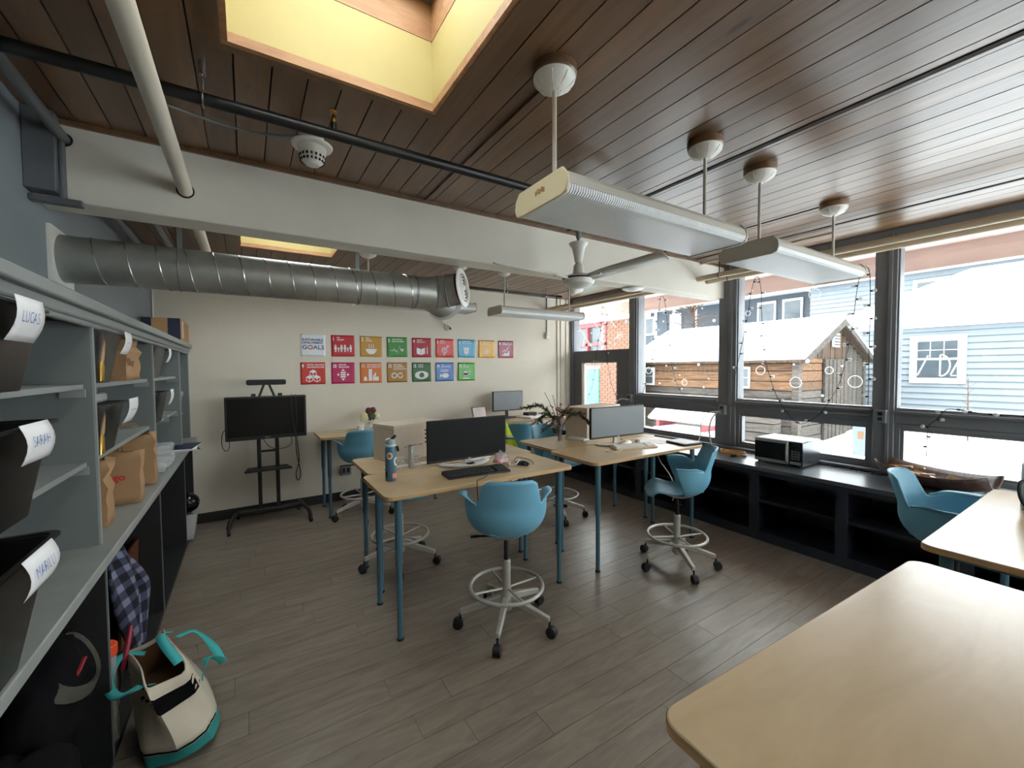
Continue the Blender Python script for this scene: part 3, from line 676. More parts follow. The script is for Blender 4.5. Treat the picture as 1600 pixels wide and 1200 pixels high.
# gored elbow turning towards the middle of the room
a0 = math.radians(-45); pts = [Vector((1.15, dy, dz)), Vector((1.22, dy - .01, dz + .01)), Vector((1.30, dy - .055, dz + .022)), Vector((1.36, dy - .105, dz + .035))]
part('elbow', MB().tube(pts, [R * 1.04, R * 1.03, R * 1.0, R], 36), M['steel'], t, ang=12)
for p, q in ((pts[1], Vector((1, -.2, 0))), (pts[2], Vector((1, -.7, .1)))):
    part('gore_band', MB().ring(p, R * 1.035, .006, q, 36, 6), M['steel_d'], t)
n1 = Vector((1, -1, .12)).normalized(); g0 = Vector((1.395, 2.855, 2.21))
f = part('round_diffuser', MB().lathe([(.104, -.02), (.106, .0), (.122, .001), (.142, -.006), (.146, -.012), (.13, -.016), (.104, -.02)], g0, 40, n1, caps=False), M['white'], t, label='white round diffuser')
part('diffuser_throat', MB().lathe([(.112, -.05), (.112, -.016), (.0, -.024)], g0, 32, n1, caps=False), M['black'], f)
for r in (.09, .068, .046): part('diffuser_ring', MB().lathe([(r - .006, .006), (r + .005, -.004), (r + .004, -.009), (r - .008, .0), (r - .006, .006)], g0, 36, n1, caps=False), M['white'], f)
part('diffuser_hub', MB().lathe([(.0, .008), (.016, .006), (.026, -.004), (.024, -.01)], g0, 30, n1), M['white'], f)
n2 = Vector((.75, .75, -.55)).normalized(); g1 = Vector((1.36, 3.13, 2.10))
part('branch', MB().cyl((1.18, dy + .02, dz - .01), g1 - n2 * .01, R * .95, R * .95, n=32, caps=False), M['steel'], t)
f = part('round_diffuser', MB().lathe([(.095, .0), (.125, -.002), (.14, -.012), (.11, -.02), (.095, .0)], g1, 40, n2, caps=False), M['white'], t, label='white round diffuser turned away')
part('diffuser_ring', MB().lathe([(.0, .004), (.06, .0), (.062, -.01)], g1, 32, n2), M['white'], f)
for x in (.655, -.3):
    part('strap', MB().box(x - .012, x + .012, dy - .001, dy + .001, dz + R, ZC).ring((x, dy, dz), R + .003, .003, (1, 0, 0), 40, 5), M['steel_d'], t)

# pipes
def rod_hanger(t, x, y, z, r):
    part('hanger', MB().cyl((x, y, z), (x, y, ZC), .005, n=8).cyl((x, y, ZC - .05), (x, y, ZC), .012, n=10).ring((x, y, z), r + .006, .004, (1, 0, 0) if r < .024 else (1, 0, 0), 20, 5), M['chrome'], t)
t = thing('sprinkler_pipe', 'black sprinkler pipe crossing in front of the beam', 'pipe', (.6, 1.925, 2.57))
part('pipe_run', MB().cyl((XL, 1.925, 2.595), (1.95, 1.925, 2.595), .0225, n=20), M['blackp'], t)
rod_hanger(t, -.11, 1.925, 2.595, .0225)
hd = part('sprinkler_head', MB().cyl((.337, 1.925, 2.61), (.337, 1.925, 2.645), .012, n=12), M['blackp'], t)
part('brass_frame', MB().lathe([(.008, 2.645), (.011, 2.655), (.009, 2.665)], (.337, 1.925, 0), 10).ring((.337, 1.925, 2.675), .012, .0025, (0, 1, 0), 16, 5).lathe([(.0, 2.69), (.016, 2.691), (.014, 2.694), (0, 2.695)], (.337, 1.925, 0), 12), M['brass'] if 'brass' in M else M['kraft'], hd)
t = thing('sprinkler_pipe', 'thin black pipe close to the cream wall, behind the pendants', 'pipe', (2.7, 4.75, 2.6))
part('pipe_run', MB().cyl((1.3, 4.75, 2.625), (3.85, 4.75, 2.625), .016, n=16).cyl((3.80, 4.75, 2.625), (3.88, 4.75, 2.625), .024, n=16), M['blackp'], t)
for x in (2.95, 3.6): rod_hanger(t, x, 4.75, 2.625, .016)
t = thing('cream_pipe', 'thick cream painted pipe running into the beam', 'pipe', (-.24, 1.4, 2.48))
part('pipe_run', MB().cyl((-.24, YF, 2.512), (-.24, 2.70, 2.512), .031, n=22), M['cream'], t)
part('sleeve_ring', MB().ring((-.24, 2.697, 2.512), .034, .004, (0, 1, 0), 26, 6), M['black'], t)
t = thing('cream_pipe', 'cream painted pipe behind the beam, above the duct', 'pipe', (-.24, 4.1, 2.48))
part('pipe_run', MB().cyl((-.24, 2.88, 2.512), (-.24, YB, 2.512), .031, n=22), M['cream'], t)
t = thing('grey_conduit', 'grey zinc conduit entering the beam beside the wall bracket', 'pipe', (-.67, 1.3, 2.62))
part('pipe_run', MB().cyl((-.67, YF, 2.645), (-.67, 2.70, 2.645), .023, n=18), M['steel_d'], t)
part('sleeve_ring', MB().ring((-.67, 2.697, 2.645), .027, .004, (0, 1, 0), 22, 6), M['black'], t)
for x, lb in ((-.5, 'grey conduit behind the beam, second from the grey wall'), (-.69, 'grey conduit behind the beam, against the grey wall')):
    t = thing('grey_conduit', lb, 'pipe', (x, 4.0, 2.62))
    part('pipe_run', MB().cyl((x, 2.88, 2.60), (x, YB, 2.60), .024, n=18), M['steel_d'], t)
    part('coupling', MB().cyl((x, 3.3, 2.60), (x, 3.36, 2.60), .029, n=18), M['steel_d'], t)
for x, z, lb in ((4.06, 2.53, 'tan painted pipe above the windows, farther from the glass'), (4.22, 2.52, 'tan painted pipe above the windows, nearer to the glass')):
    t = thing('heating_pipe', lb, 'pipe', (x, 1.4, z - .03), 0, 'tan pipes along the window head')
    part('pipe_run', MB().cyl((x, YF, z), (x, 2.70, z), .027, n=20), M['tan'], t)
    part('pipe_run', MB().cyl((x, 2.88, z), (x, 5.36, z), .027, n=20), M['tan'], t)
    for y in (2.46, -.3): part('hanger', MB().cyl((x, y, z + .02), (x, y, ZC), .005, n=8).ring((x, y, z), .03, .004, (0, 1, 0), 22, 5), M['blackp'], t)
t = thing('thin_conduit', 'thin tan conduit under the boards entering the beam', 'pipe', (4.11, 2.4, 2.68))
part('pipe_run', MB().cyl((4.11, 1.5, 2.70), (4.11, 2.70, 2.70), .011, n=12), M['tan'], t)
part('sprinkler_drop', MB().cyl((4.11, 2.2, 2.66), (4.11, 2.2, 2.70), .01, n=10), M['blackp'], t)

# smoke detector and its cable, dome on the beam
sx, sy = .29, 2.22
t = thing('smoke_detector', 'white smoke detector under the dark boards', 'smoke detector', (sx, sy, 2.56))
part('base', MB().lathe([(.04, 2.655), (.088, 2.66), (.092, 2.668), (.07, 2.682), (.055, 2.69), (.05, ZC)], (sx, sy, 0), 32), M['white'], t)
part('dome', MB().lathe([(.0, 2.575), (.03, 2.577), (.052, 2.597), (.06, 2.63), (.064, 2.655)], (sx, sy, 0), 32), M['white'], t)
vm = MB()
for k in range(18):
    a = 2 * math.pi * k / 18
    for rr, zz in ((.051, 2.594), (.0565, 2.612)): vm.cbox((sx + rr * math.cos(a), sy + rr * math.sin(a), zz), (.004, .009, .011), a)
part('vent_slots', vm, M['black'], t)
solo('armoured_cable', MB().tube(bez([(-.27, 2.28, 2.715), (-.1, 2.32, 2.712), (.04, 2.33, 2.714), (.15, 2.3, 2.712), (.24, 2.25, 2.71)]), .006, 8), M['steel_d'], 'thin armoured cable leading to the smoke detector', 'cable')
t = thing('ceiling_dome', 'flat white dome under the beam near the windows', 'light', (3.16, 2.79, 2.335))
part('dome', MB().lathe([(.0, 2.335), (.06, 2.34), (.095, 2.355)], (3.16, 2.79, 0), 30), M['white'], t)
part('rim', MB().lathe([(.095, 2.355), (.102, 2.36), (.102, 2.37)], (3.16, 2.79, 0), 30), M['fixture'], t)

# fixtures on the cream wall
t = thing('wall_camera', 'small white dome camera with a black lens above the posters', 'camera', (2.36, YB - .05, 2.14))
part('mount', MB().lathe([(.045, 0), (.043, .025), (.03, .035)], (2.36, YB, 2.175), 24, (0, -1, 0)), M['white'], t)
part('eye', MB().lathe([(.036, .02), (.036, .05), (.024, .064), (.0, .068)], (2.365, YB, 2.17), 22, (.25, -1, -.2)), M['white'], t)
part('lens_cap', MB().lathe([(.022, .0655), (.018, .075), (0, .078)], (2.365, YB, 2.17), 18, (.25, -1, -.2)), M['gloss'], t)
part('lead', MB().tube(bez([(2.33, YB - .01, 2.21), (2.25, YB - .008, 2.28), (2.16, YB - .008, 2.36)]), .003, 6), M['fixture'], t)
t = thing('strobe_alarm', 'small white alarm box below a thin conduit, beside the window trim', 'alarm', (4.09, YB - .04, 2.07))
part('housing', MB().box(4.06, 4.13, YB - .05, YB, 2.07, 2.17), M['white'], t, bev=.004)
part('strobe_lens', MB().box(4.072, 4.118, YB - .058, YB - .05, 2.12, 2.155), M['lens'], t)
part('conduit', MB().cyl((4.09, YB - .012, 2.17), (4.09, YB - .012, ZC), .008, n=8), M['steel_d'], t)
t = thing('wall_outlet', 'grey electrical outlet box low on the cream wall', 'outlet', (.99, YB - .03, .31))
part('box', MB().box(.93, 1.05, YB - .04, YB, .31, .43), M['steel_d'], t, bev=.004)
for x in (.965, 1.015): part('socket', MB().box(x - .015, x + .015, YB - .045, YB - .039, .34, .40), M['black'], t)
struct('trim_%d' % n, MB().box(4.30, 4.36, YB - .02, YB, .70, 2.73).box(4.36, 4.46, YB - .035, YB, .70, 2.73).box(4.46, 4.55, YB - .05, YB, .70, 2.73), M['cream'], 'stepped cream casing between the wall and the window', bev=.004); n += 1
struct('trim_%d' % n, MB().cyl((XL + .012, YB - .012, 2.05), (XL + .012, YB - .012, 2.6), .006, n=8), M['white'], 'white cable in the wall corner'); n += 1
# ================================================================== CUBBY SHELVING ON THE GREY WALL
ys0 = 1.04
t = thing('cubby_shelving', 'long grey cubby shelving unit with a deep counter', 'shelving', (-.62, 3.2, 0))
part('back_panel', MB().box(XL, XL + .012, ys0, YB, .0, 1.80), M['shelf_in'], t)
part('top_cap', MB().box(XL, -.47, ys0, YB, 1.825, 1.865), M['shelf'], t, bev=.006)
part('top_rail', MB().box(-.535, -.49, ys0, YB, 1.788, 1.825), M['shelf'], t, bev=.008)
part('top_bead', MB().box(-.525, -.50, ys0, YB, 1.77, 1.79), M['shelf'], t, bev=.006)
ct = part('countertop', MB().box(XL, -.455, ys0, YB - .0, .873, .912), M['counter'], t, bev=.004)
BAY = [ys0, 2.262, 3.492, 4.73, YB]
for i, y in enumerate(BAY):
    y0, y1 = (y, y + .02) if i == 0 else ((y - .02, y) if i == 4 else (y - .01, y + .01))
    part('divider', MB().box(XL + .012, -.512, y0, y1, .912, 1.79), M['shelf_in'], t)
    part('divider_edge', MB().box(-.512, -.505, y0, y1, .912, 1.79), M['shelf'], t, label='pale edge strip')
    part('lower_divider', MB().box(XL + .012, -.5, y0, y1, .0, .873), M['lower'], t)
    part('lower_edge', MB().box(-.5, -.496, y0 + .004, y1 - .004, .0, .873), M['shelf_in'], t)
part('bottom_board', MB().box(XL + .012, -.5, ys0, YB, 0.0, .03), M['lower'], t)
part('lower_back', MB().box(XL + .012, XL + .02, ys0, YB, .03, .873), M['lower'], t)
for i in range(3):
    for z, gap in ((1.53, .022), (1.228, .022)):
        y0, y1 = BAY[i] + .012, BAY[i + 1] - .012
        if i == 2 and z < 1.4: y0 = 4.2
        s = part('shelf_board', MB().box(XL + .012, -.535, y0 + .004, y1 - .004, z, z + .02), M['shelf'], t, bev=.002)
        part('bracket', MB().box(-.60, -.53, y1 - .012, y1, z - .03, z), M['shelf'], s)
        part('bracket', MB().box(-.60, -.53, y0, y0 + .012, z - .03, z), M['shelf'], s)

def tub(name, label, x0, x1, y0, y1, z0, z1, mt, taper=.035, lip=.012, group=None, wall=.004):
    """an open tapered storage tub"""
    t = thing(name, label, 'bin', ((x0 + x1) / 2, (y0 + y1) / 2, z0), 0, group)
    cx, cy = (x0 + x1) / 2, (y0 + y1) / 2; W, D = x1 - x0, y1 - y0
    def loop(w, d, r=.03, n=4): return [(cx + a, cy + b) for a, b in rrect(w, d, min(r, w / 3, d / 3), n)]
    rings = [(loop(W - 2 * taper, D - 2 * taper), z0), (loop(W, D), z1), (loop(W - 2 * wall, D - 2 * wall), z1), (loop(W - 2 * taper - 2 * wall, D - 2 * taper - 2 * wall), z0 + wall)]
    N = len(rings[0][0]); vs = []; fs = []
    for r, z in rings: vs += [(a, b, z) for a, b in r]
    for i in range(3): fs += [(i * N + k, i * N + (k + 1) % N, (i + 1) * N + (k + 1) % N, (i + 1) * N + k) for k in range(N)]
    fs += [tuple(reversed(range(N))), tuple(range(3 * N, 4 * N))]
    part('tub', MB().add(vs, fs), mt, t)
    o = loop(W + 2 * lip, D + 2 * lip); i_ = loop(W - .002, D - .002)
    vs = [(a, b, z1) for a, b in o] + [(a, b, z1 + .006) for a, b in o] + [(a, b, z1 + .006) for a, b in i_] + [(a, b, z1) for a, b in i_]
    fs = []
    for i in range(4): fs += [(i * N + k, i * N + (k + 1) % N, ((i + 1) % 4) * N + (k + 1) % N, ((i + 1) % 4) * N + k) for k in range(N)]
    part('rim', MB().add(vs, fs), mt, t)
    return t
def name_tag(t, x, y0, y1, z0, z1, txt, lean=.02, size=.04, curl=.012, sub=True):
    """paper name tag hanging from the rim, facing the room"""
    rows = []
    for k in range(7):
        v = k / 6; z = z1 + (z0 - z1) * v
        dx = curl * math.sin(v * 3.1) - lean * v
        rows.append([(x + dx, y0 + (y1 - y0) * u, z) for u in (0, .25, .5, .75, 1)])
    p = part('name_tag', MB().grid(rows), M['paper'], t, label='white paper tag' + (' reading ' + txt if txt.isalpha() else '')); solid(p, .0006, 0)
    if txt:
        tm = text_mb(txt, size, -.0006, .8)
        a = np.array(tm.v); w = a[:, 0].max() - a[:, 0].min(); sc = (y1 - y0) * .6 / w
        z = lambda yy: z0 + (z1 - z0) * .42 + yy
        tm.v = [(x + .0035 + (curl * math.sin(min(1, max(0, (z1 - z(p_[1])) / (z1 - z0))) * 3.1) - lean * (z1 - z(p_[1])) / (z1 - z0)), y0 + (y1 - y0) * .14 + (p_[0] - a[:, 0].min()) * sc, z(p_[1])) for p_ in tm.v]
        part('lettering', tm, M['ink'], p)
b = tub('storage_bin', 'black tapered bin tagged LUCAS on the top shelf', -.765, -.455, 1.27, 1.63, 1.551, 1.757, M['bin_black'])
name_tag(b, -.436, 1.392, 1.545, 1.672, 1.776, 'LUCAS')
b = tub('storage_bin', 'black tapered bin tagged SARAH on the middle shelf', -.765, -.425, 1.17, 1.545, 1.249, 1.472, M['bin_black'])
name_tag(b, -.402, 1.272, 1.42, 1.402, 1.487, 'SARAH', .0, .034)
b = tub('storage_bin', 'black tapered bin tagged MARILU on the counter', -.765, -.415, 1.06, 1.485, .913, 1.195, M['bin_black'], .05)
name_tag(b, -.372, 1.16, 1.305, 1.158, 1.235, 'MARILU', .0, .034)
solo('red_cloth', MB().lathe([(.0, .93), (.08, .935), (.09, .97), (.05, 1.0), (0, 1.01)], (-.55, 1.2, 0), 12), mat('dark_red_cloth', (120, 30, 36), .8), 'dark red cloth inside the MARILU bin', 'cloth')
b = tub('storage_bin', 'smoky bin holding a wooden-handled tool on the top shelf', -.765, -.495, 2.32, 2.66, 1.551, 1.762, M['bin_smoke'])
name_tag(b, -.478, 2.615, 2.75, 1.68, 1.785, '~~', .02, .03)
b = tub('storage_bin', 'smoky bin with a scribbled tag on the middle shelf', -.765, -.495, 2.30, 2.68, 1.249, 1.455, M['bin_smoke'])
name_tag(b, -.474, 2.63, 2.82, 1.35, 1.468, '~~~', .03, .05)
solo('tub_lid', MB().box(-.74, -.53, 2.31, 2.55, 1.466, 1.505), M['bin_clear'], 'frosted lid resting on the smoky bin with the scribbled tag', 'lid', bev=.012)
b = tub('storage_bin', 'dark bin on the top shelf of the third cubby', -.765, -.50, 3.53, 3.96, 1.551, 1.757, M['bin_black'])
name_tag(b, -.485, 3.96, 4.08, 1.66, 1.765, '', .02)
b = tub('storage_bin', 'dark bin in the lower part of the third cubby', -.765, -.50, 3.53, 3.98, 1.235, 1.447, M['bin_smoke'])
name_tag(b, -.485, 3.98, 4.12, 1.345, 1.46, '', .02)
part('support_bar', MB().box(-.76, -.55, 3.55, 4.15, 1.222, 1.2345), M['shelf'], t)
for i, (z0, z1, w) in enumerate(((.913, 1.185, .0), (1.192, 1.36, .01))):
    tub('clear_tub', ('lower' if i == 0 else 'upper') + ' of two frosted clear tubs stacked in the end cubby', -.755, -.545 + w, 4.80, 5.15, z0, z1, M['bin_clear'], .025)
solo('tub_lid', MB().box(-.76, -.53, 4.79, 5.16, 1.367, 1.40), M['bin_clear'], 'frosted lid on top of the stacked clear tubs', 'lid', bev=.01)
def hand_tool(x, y, z, lb):
    k = thing('hand_tool', lb, 'tool', (x, y, z))
    part('handle', MB().lathe([(.0, .20), (.012, .196), (.015, .16), (.012, .11), (.009, .085)], (x, y, z), 14), M['maple_e'], k)
    for s in (-1, 1): part('prong', MB().tube([(x, y, z + .09), (x, y + .012 * s, z + .06), (x, y + .022 * s, z + .002)], [.007, .008, .004], 8), M['brass'], k)
hand_tool(-.515, 2.40, 1.556, 'wooden-handled brass tool in the bin on the top shelf')
hand_tool(-.515, 2.36, 1.254, 'wooden-handled brass tool in the bin on the middle shelf')

# paper carrier bags
def paper_bag(x0, x1, y0, y1, z0, h, label, rz=0, logo=True, handles=True, crumple=.012, seed=1):
    W, D = x1 - x0, y1 - y0
    k = thing('paper_bag', label, 'bag', ((x0 + x1) / 2, (y0 + y1) / 2, z0), rz, 'brown paper bags on the shelving')
    r = random.Random(seed); vs = []; rows = []
    nz = 7
    for i in range(nz + 1):
        v = i / nz; sq = 1 - .25 * v * v; loop = []
        for (ax, ay, bx, by, n_) in ((-1, -1, 1, -1, 5), (1, -1, 1, 1, 3), (1, 1, -1, 1, 5), (-1, 1, -1, -1, 3)):
            for q in range(n_):
                u = q / n_; px, py = ax + (bx - ax) * u, ay + (by - ay) * u
                gus = 1 - .28 * v * (1 - abs(py)) if abs(px) > .99 else 1
                loop.append((px * W / 2 * gus + r.uniform(-1, 1) * crumple * v, py * D / 2 * sq + r.uniform(-1, 1) * crumple * v, h * v + (r.uniform(-1, 1) * crumple if i == nz else 0)))
        rows.append(loop + [loop[0]])
    b = part('bag_body', MB().grid(rows), M['kraft'], k, world=False, ang=20); solid(b, .0015, 0)
    part('bag_bottom', MB().box(-W / 2, W / 2, -D / 2, D / 2, 0, .002), M['kraft'], k, world=False)
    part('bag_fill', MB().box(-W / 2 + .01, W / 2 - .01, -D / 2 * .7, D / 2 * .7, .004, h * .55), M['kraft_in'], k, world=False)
    if handles:
        for s in (-1, 1):
            part('twine_handle', MB().tube(bez([(-W * .18, s * D * .34, h - .03), (-W * .17, s * D * .34, h + .045), (0, s * D * .33, h + .065), (W * .17, s * D * .34, h + .045), (W * .18, s * D * .34, h - .03)], 4), .0025, 6), M['kraft'], k, world=False)
    if logo:
        tm = text_mb('go', .05, .002, 1.0); tm.v = [(p[0] - .01, -D / 2 * .97 - .003 - .0, h * .55 + p[1]) for p in tm.v]
        tm.v = [(p[0] + W * .12, p[1] - .010, p[2] - .02) for p in tm.v]
        part('red_print', tm, mat('red_print', (196, 60, 54), .7), k, world=False)
    return k
paper_bag(-.735, -.535, 2.485, 2.60, .913, .295, 'narrow crumpled paper bag nearest the counter divider', 0, False, False, .014, 2)
paper_bag(-.735, -.49, 2.86, 3.0, .913, .27, 'middle paper carrier bag with twine handles on the counter', .05, True, True, .01, 3)
paper_bag(-.74, -.49, 3.27, 3.43, .913, .30, 'paper carrier bag on the counter next to the clear boxes', .06, True, True, .01, 4)
paper_bag(-.72, -.525, 2.88, 3.2, 1.551, .215, 'rumpled paper bag on the top shelf', 0, False, False, .02, 5)
# clear clamshell boxes and magazines on the counter end
for i, (x, y, z, lb) in enumerate(((-.56, 3.70, .913, 'lower clear plastic box next to the paper bags'), (-.56, 3.95, .913, 'clear plastic box under the magazines'), (-.57, 4.02, .985, 'topmost clear plastic box on the counter'))):
    k = thing('clear_box', lb, 'box', (x, y, z), 0, 'clear plastic boxes on the counter')
    part('base', MB().frustum((0, 0, 0), (.15, .17, 0), (0, 0, .04), (.17, .2, 0)), M['film'], k, world=False, bev=.006)
    part('lid', MB().frustum((0, 0, .041), (.17, .2, 0), (0, 0, .068), (.15, .17, 0)), M['film'], k, world=False, bev=.006)
solo('plastic_wrap', MB().lathe([(.0, .916), (.04, .92), (.05, .96), (.03, 1.02), (.035, 1.06), (.0, 1.07)], (-.66, 2.40, 0), 9), M['film'], 'crumpled clear wrap beside the narrow paper bag', 'wrap', smooth=False)
for i, (z, rz, mt, lb) in enumerate(((.914, .2, 'navy', 'navy magazine at the bottom of the pile on the counter end'), (.922, .05, 'paper', 'pale magazine in the middle of the pile on the counter end'), (.930, -.12, 'navy', 'topmost magazine jutting over the counter end'))):
    k = thing('magazine', lb, 'magazine', (-.52, 4.62, z), rz, 'magazines on the counter end')
    part('pages', MB().box(-.13, .13, -.18, .18, .001, .006), M['paper'], k, world=False)
    part('cover', MB().box(-.131, .131, -.181, .181, .006, .0075), M[mt], k, world=False)
# carton on top
k = thing('carton', 'cardboard carton with navy bands on top of the shelving', 'box', (-.62, 5.0, 1.866))
part('box_body', MB().box(-.75, -.49, 4.70, 5.34, 1.867, 2.06), M['card'], k, bev=.004)
for xa, xb in ((-.752, -.685), (-.575, -.4885)): part('navy_band', MB().box(xa, xb, 4.6985, 4.72, 1.868, 2.0615), M['navy'], k)
part('tape', MB().box(-.4895, -.488, 4.86, 4.90, 1.9, 2.05), M['paper'], k)

# lower bays -----------------------------------------------------------
def lump(c, r, seed, amp=.14, n=22, m=16, squash=1.0):
    from mathutils import noise
    vs = []; fs = []
    for i in range(m + 1):
        ph = math.pi * i / m
        for k in range(n):
            th = 2 * math.pi * k / n
            d = Vector((math.sin(ph) * math.cos(th), math.sin(ph) * math.sin(th), math.cos(ph)))
            s = 1 + amp * noise.noise(d * 2.3 + Vector((seed, 0, 0))) + amp * .6 * noise.noise(d * 5 + Vector((0, seed, 0)))
            vs.append((c[0] + d.x * r[0] * s, c[1] + d.y * r[1] * s, max(c[2] + d.z * r[2] * s, .034)))
    for i in range(m):
        fs += [(i * n + k, (i + 1) * n + k, (i + 1) * n + (k + 1) % n, i * n + (k + 1) % n) for k in range(n)]
    return MB().add(vs, fs)
M['blackcloth'] = mat('black_cloth', (17, 17, 19), .95, var=.2, vs=9, bump=.3, bs=12, spec=.1)
M['olive'] = mat('olive_lining', (66, 65, 56), .8, var=.1)
k = thing('black_jacket', 'black jacket with olive lining bundled in the lower cubby', 'jacket', (-.6, 1.72, .03))
part('bundle', lump((-.615, 1.62, .26), (.15, .42, .26), 3, .16, 40, 26), M['blackcloth'], k, ang=90)
part('hood', lump((-.605, 1.96, .50), (.11, .22, .21), 8, .16, 30, 20), M['blackcloth'], k, ang=90)
def mouth(s, dz): return [(-.525 + dz * .6 - .05 * s * math.sin(a), 1.98 + .13 * s * math.cos(a), .60 + .075 * s * math.sin(a) + dz * .5 + .012 * math.sin(2 * a)) for a in np.linspace(0, 2 * math.pi, 25)]
o = part('collar', MB().grid([mouth(1.25, -.03), mouth(1.1, .0), mouth(1.0, .012), mouth(.92, .0)]), M['olive'], k)
part('dark_opening', MB().grid([mouth(.92, .0), mouth(.5, -.03), mouth(.05, -.04)]), M['blackcloth'], k)
part('red_zip', MB().tube([(-.52, 1.92, .56), (-.50, 1.93, .60), (-.49, 1.95, .63)], .006, 6), mat('red_zip', (150, 40, 50), .5), k)
def plaid():
    m, nt, b = new_mat('navy_plaid'); L = nt.links
    tc = nt.nodes.new('ShaderNodeTexCoord'); sp = nt.nodes.new('ShaderNodeSeparateXYZ'); L.new(tc.outputs['UV'], sp.inputs[0])
    outs = []
    for ax, f in ((0, 5), (1, 7)):
        w = nt.nodes.new('ShaderNodeMath'); w.operation = 'MULTIPLY'; w.inputs[1].default_value = f; L.new(sp.outputs[ax], w.inputs[0])
        fr = nt.nodes.new('ShaderNodeMath'); fr.operation = 'FRACT'; L.new(w.outputs[0], fr.inputs[0])
        gt = nt.nodes.new('ShaderNodeMath'); gt.operation = 'GREATER_THAN'; gt.inputs[1].default_value = .55; L.new(fr.outputs[0], gt.inputs[0]); outs.append(gt)
    ad = nt.nodes.new('ShaderNodeMath'); ad.operation = 'ADD'; L.new(outs[0].outputs[0], ad.inputs[0]); L.new(outs[1].outputs[0], ad.inputs[1])
    hf = nt.nodes.new('ShaderNodeMath'); hf.operation = 'MULTIPLY'; hf.inputs[1].default_value = .5; L.new(ad.outputs[0], hf.inputs[0])
    r = nt.nodes.new('ShaderNodeValToRGB'); r.color_ramp.interpolation = 'CONSTANT'
    r.color_ramp.elements[0].color = (*lin((26, 28, 40)), 1); r.color_ramp.elements[1].position = .4; r.color_ramp.elements[1].color = (*lin((74, 78, 104)), 1)
    e = r.color_ramp.elements.new(.9); e.color = (*lin((140, 144, 168)), 1)
    L.new(hf.outputs[0], r.inputs['Fac']); L.new(r.outputs['Color'], b.inputs['Base Color']); b.inputs['Roughness'].default_value = .9
    return m
M['plaid'] = plaid()
NU, NV = 16, 20; rows = []
for j in range(NV + 1):
    v = j / NV; w = .16 + .30 * math.sin(min(1, v * 1.35) * 1.57) - .30 * max(0, v - .62) / .38
    yc = 2.50 + .34 * v
    rows.append([(-.52 - .05 * math.sin(u * 9 + v * 3) * .5 - .06 * v * 0 - .015, yc - .02 + w * u, .80 - .66 * v + .02 * math.sin(u * 5)) for u in np.linspace(0, 1, NU + 1)])
me = MB().grid(rows).mesh('plaid_shirt', M['plaid'], (-.55, 2.85, .1))
uv = me.uv_layers.new(name='UVMap')
for lp in me.loops:
    i = lp.vertex_index; uv.data[lp.index].uv = ((i % (NU + 1)) / NU, (i // (NU + 1)) / NV)
o = bpy.data.objects.new('plaid_shirt', me); COL.objects.link(o); o.location = (-.55, 2.85, .1); solid(o, .012, 0)
tag(o, 'navy plaid shirt hanging under the counter', 'shirt')
solo('wooden_board', MB().cbox((-.63, 3.30, .285), (.018, .42, .50), 0, 0, .05), wood('red_brown_board', (92, 52, 32), (128, 76, 46), (2, 2, 8), rough=.5, objvar=.02), 'reddish brown board leaning in the cubby behind the plaid shirt', 'board', bev=.003)
k = thing('orange_jar', 'clear jar with an orange lid under the plaid shirt', 'jar', (-.535, 2.36, .03))
part('glass', MB().lathe([(.0, .032), (.035, .033), (.037, .05), (.037, .40), (.032, .41)], (-.535, 2.36, 0), 20), M['film'], k)
part('contents', MB().lathe([(.0, .036), (.03, .037), (.031, .3), (.0, .31)], (-.535, 2.36, 0), 16), mat('mustard_contents', (168, 150, 80), .7), k)
part('lid', MB().lathe([(.04, .405), (.041, .41), (.041, .445), (.036, .452), (0, .453)], (-.535, 2.36, 0), 22), mat('orange_lid', (238, 86, 46), .4), k)
k = thing('paint_brush', 'crimson handled brush standing beside the orange-lidded jar', 'brush', (-.47, 2.42, .03))
part('handle', MB().tube([(-.49, 2.40, .30), (-.475, 2.44, .40), (-.468, 2.46, .46)], [.008, .011, .007], 8), mat('crimson', (160, 34, 66), .4), k)
part('rod', MB().tube([(-.515, 2.34, .034), (-.49, 2.40, .30)], .004, 6), M['chrome'], k)
# waste basket with a black ball
k = thing('waste_basket', 'frosted square waste basket in the end cubby', 'basket', (-.53, 4.92, .03))
part('tub', MB().add([(-.62, 4.82, .032), (-.46, 4.82, .032), (-.46, 5.0, .032), (-.62, 5.0, .032), (-.65, 4.79, .27), (-.43, 4.79, .27), (-.43, 5.03, .27), (-.65, 5.03, .27)], [(3, 2, 1, 0), (0, 1, 5, 4), (1, 2, 6, 5), (2, 3, 7, 6), (3, 0, 4, 7)]), M['bin_clear'], k)
solid(k.children[0], .004)
part('rim', MB().tube([(-.65, 4.79, .272), (-.43, 4.79, .272), (-.43, 5.03, .272), (-.65, 5.03, .272)], .006, 6, True), M['bin_clear'], k)
solo('black_ball', MB().lathe([(.09 * math.sin(a), .36 - .09 * math.cos(a)) for a in np.linspace(0, math.pi, 16)], (-.50, 4.9, 0), 24), M['gloss'], 'glossy black ball on top of the waste basket', 'ball')
solo('rag', lump((-.53, 4.91, .22), (.07, .08, .05), 4, .3, 14, 10), mat('maroon_rag', (96, 58, 62), .9), 'maroon rag inside the waste basket', 'cloth')

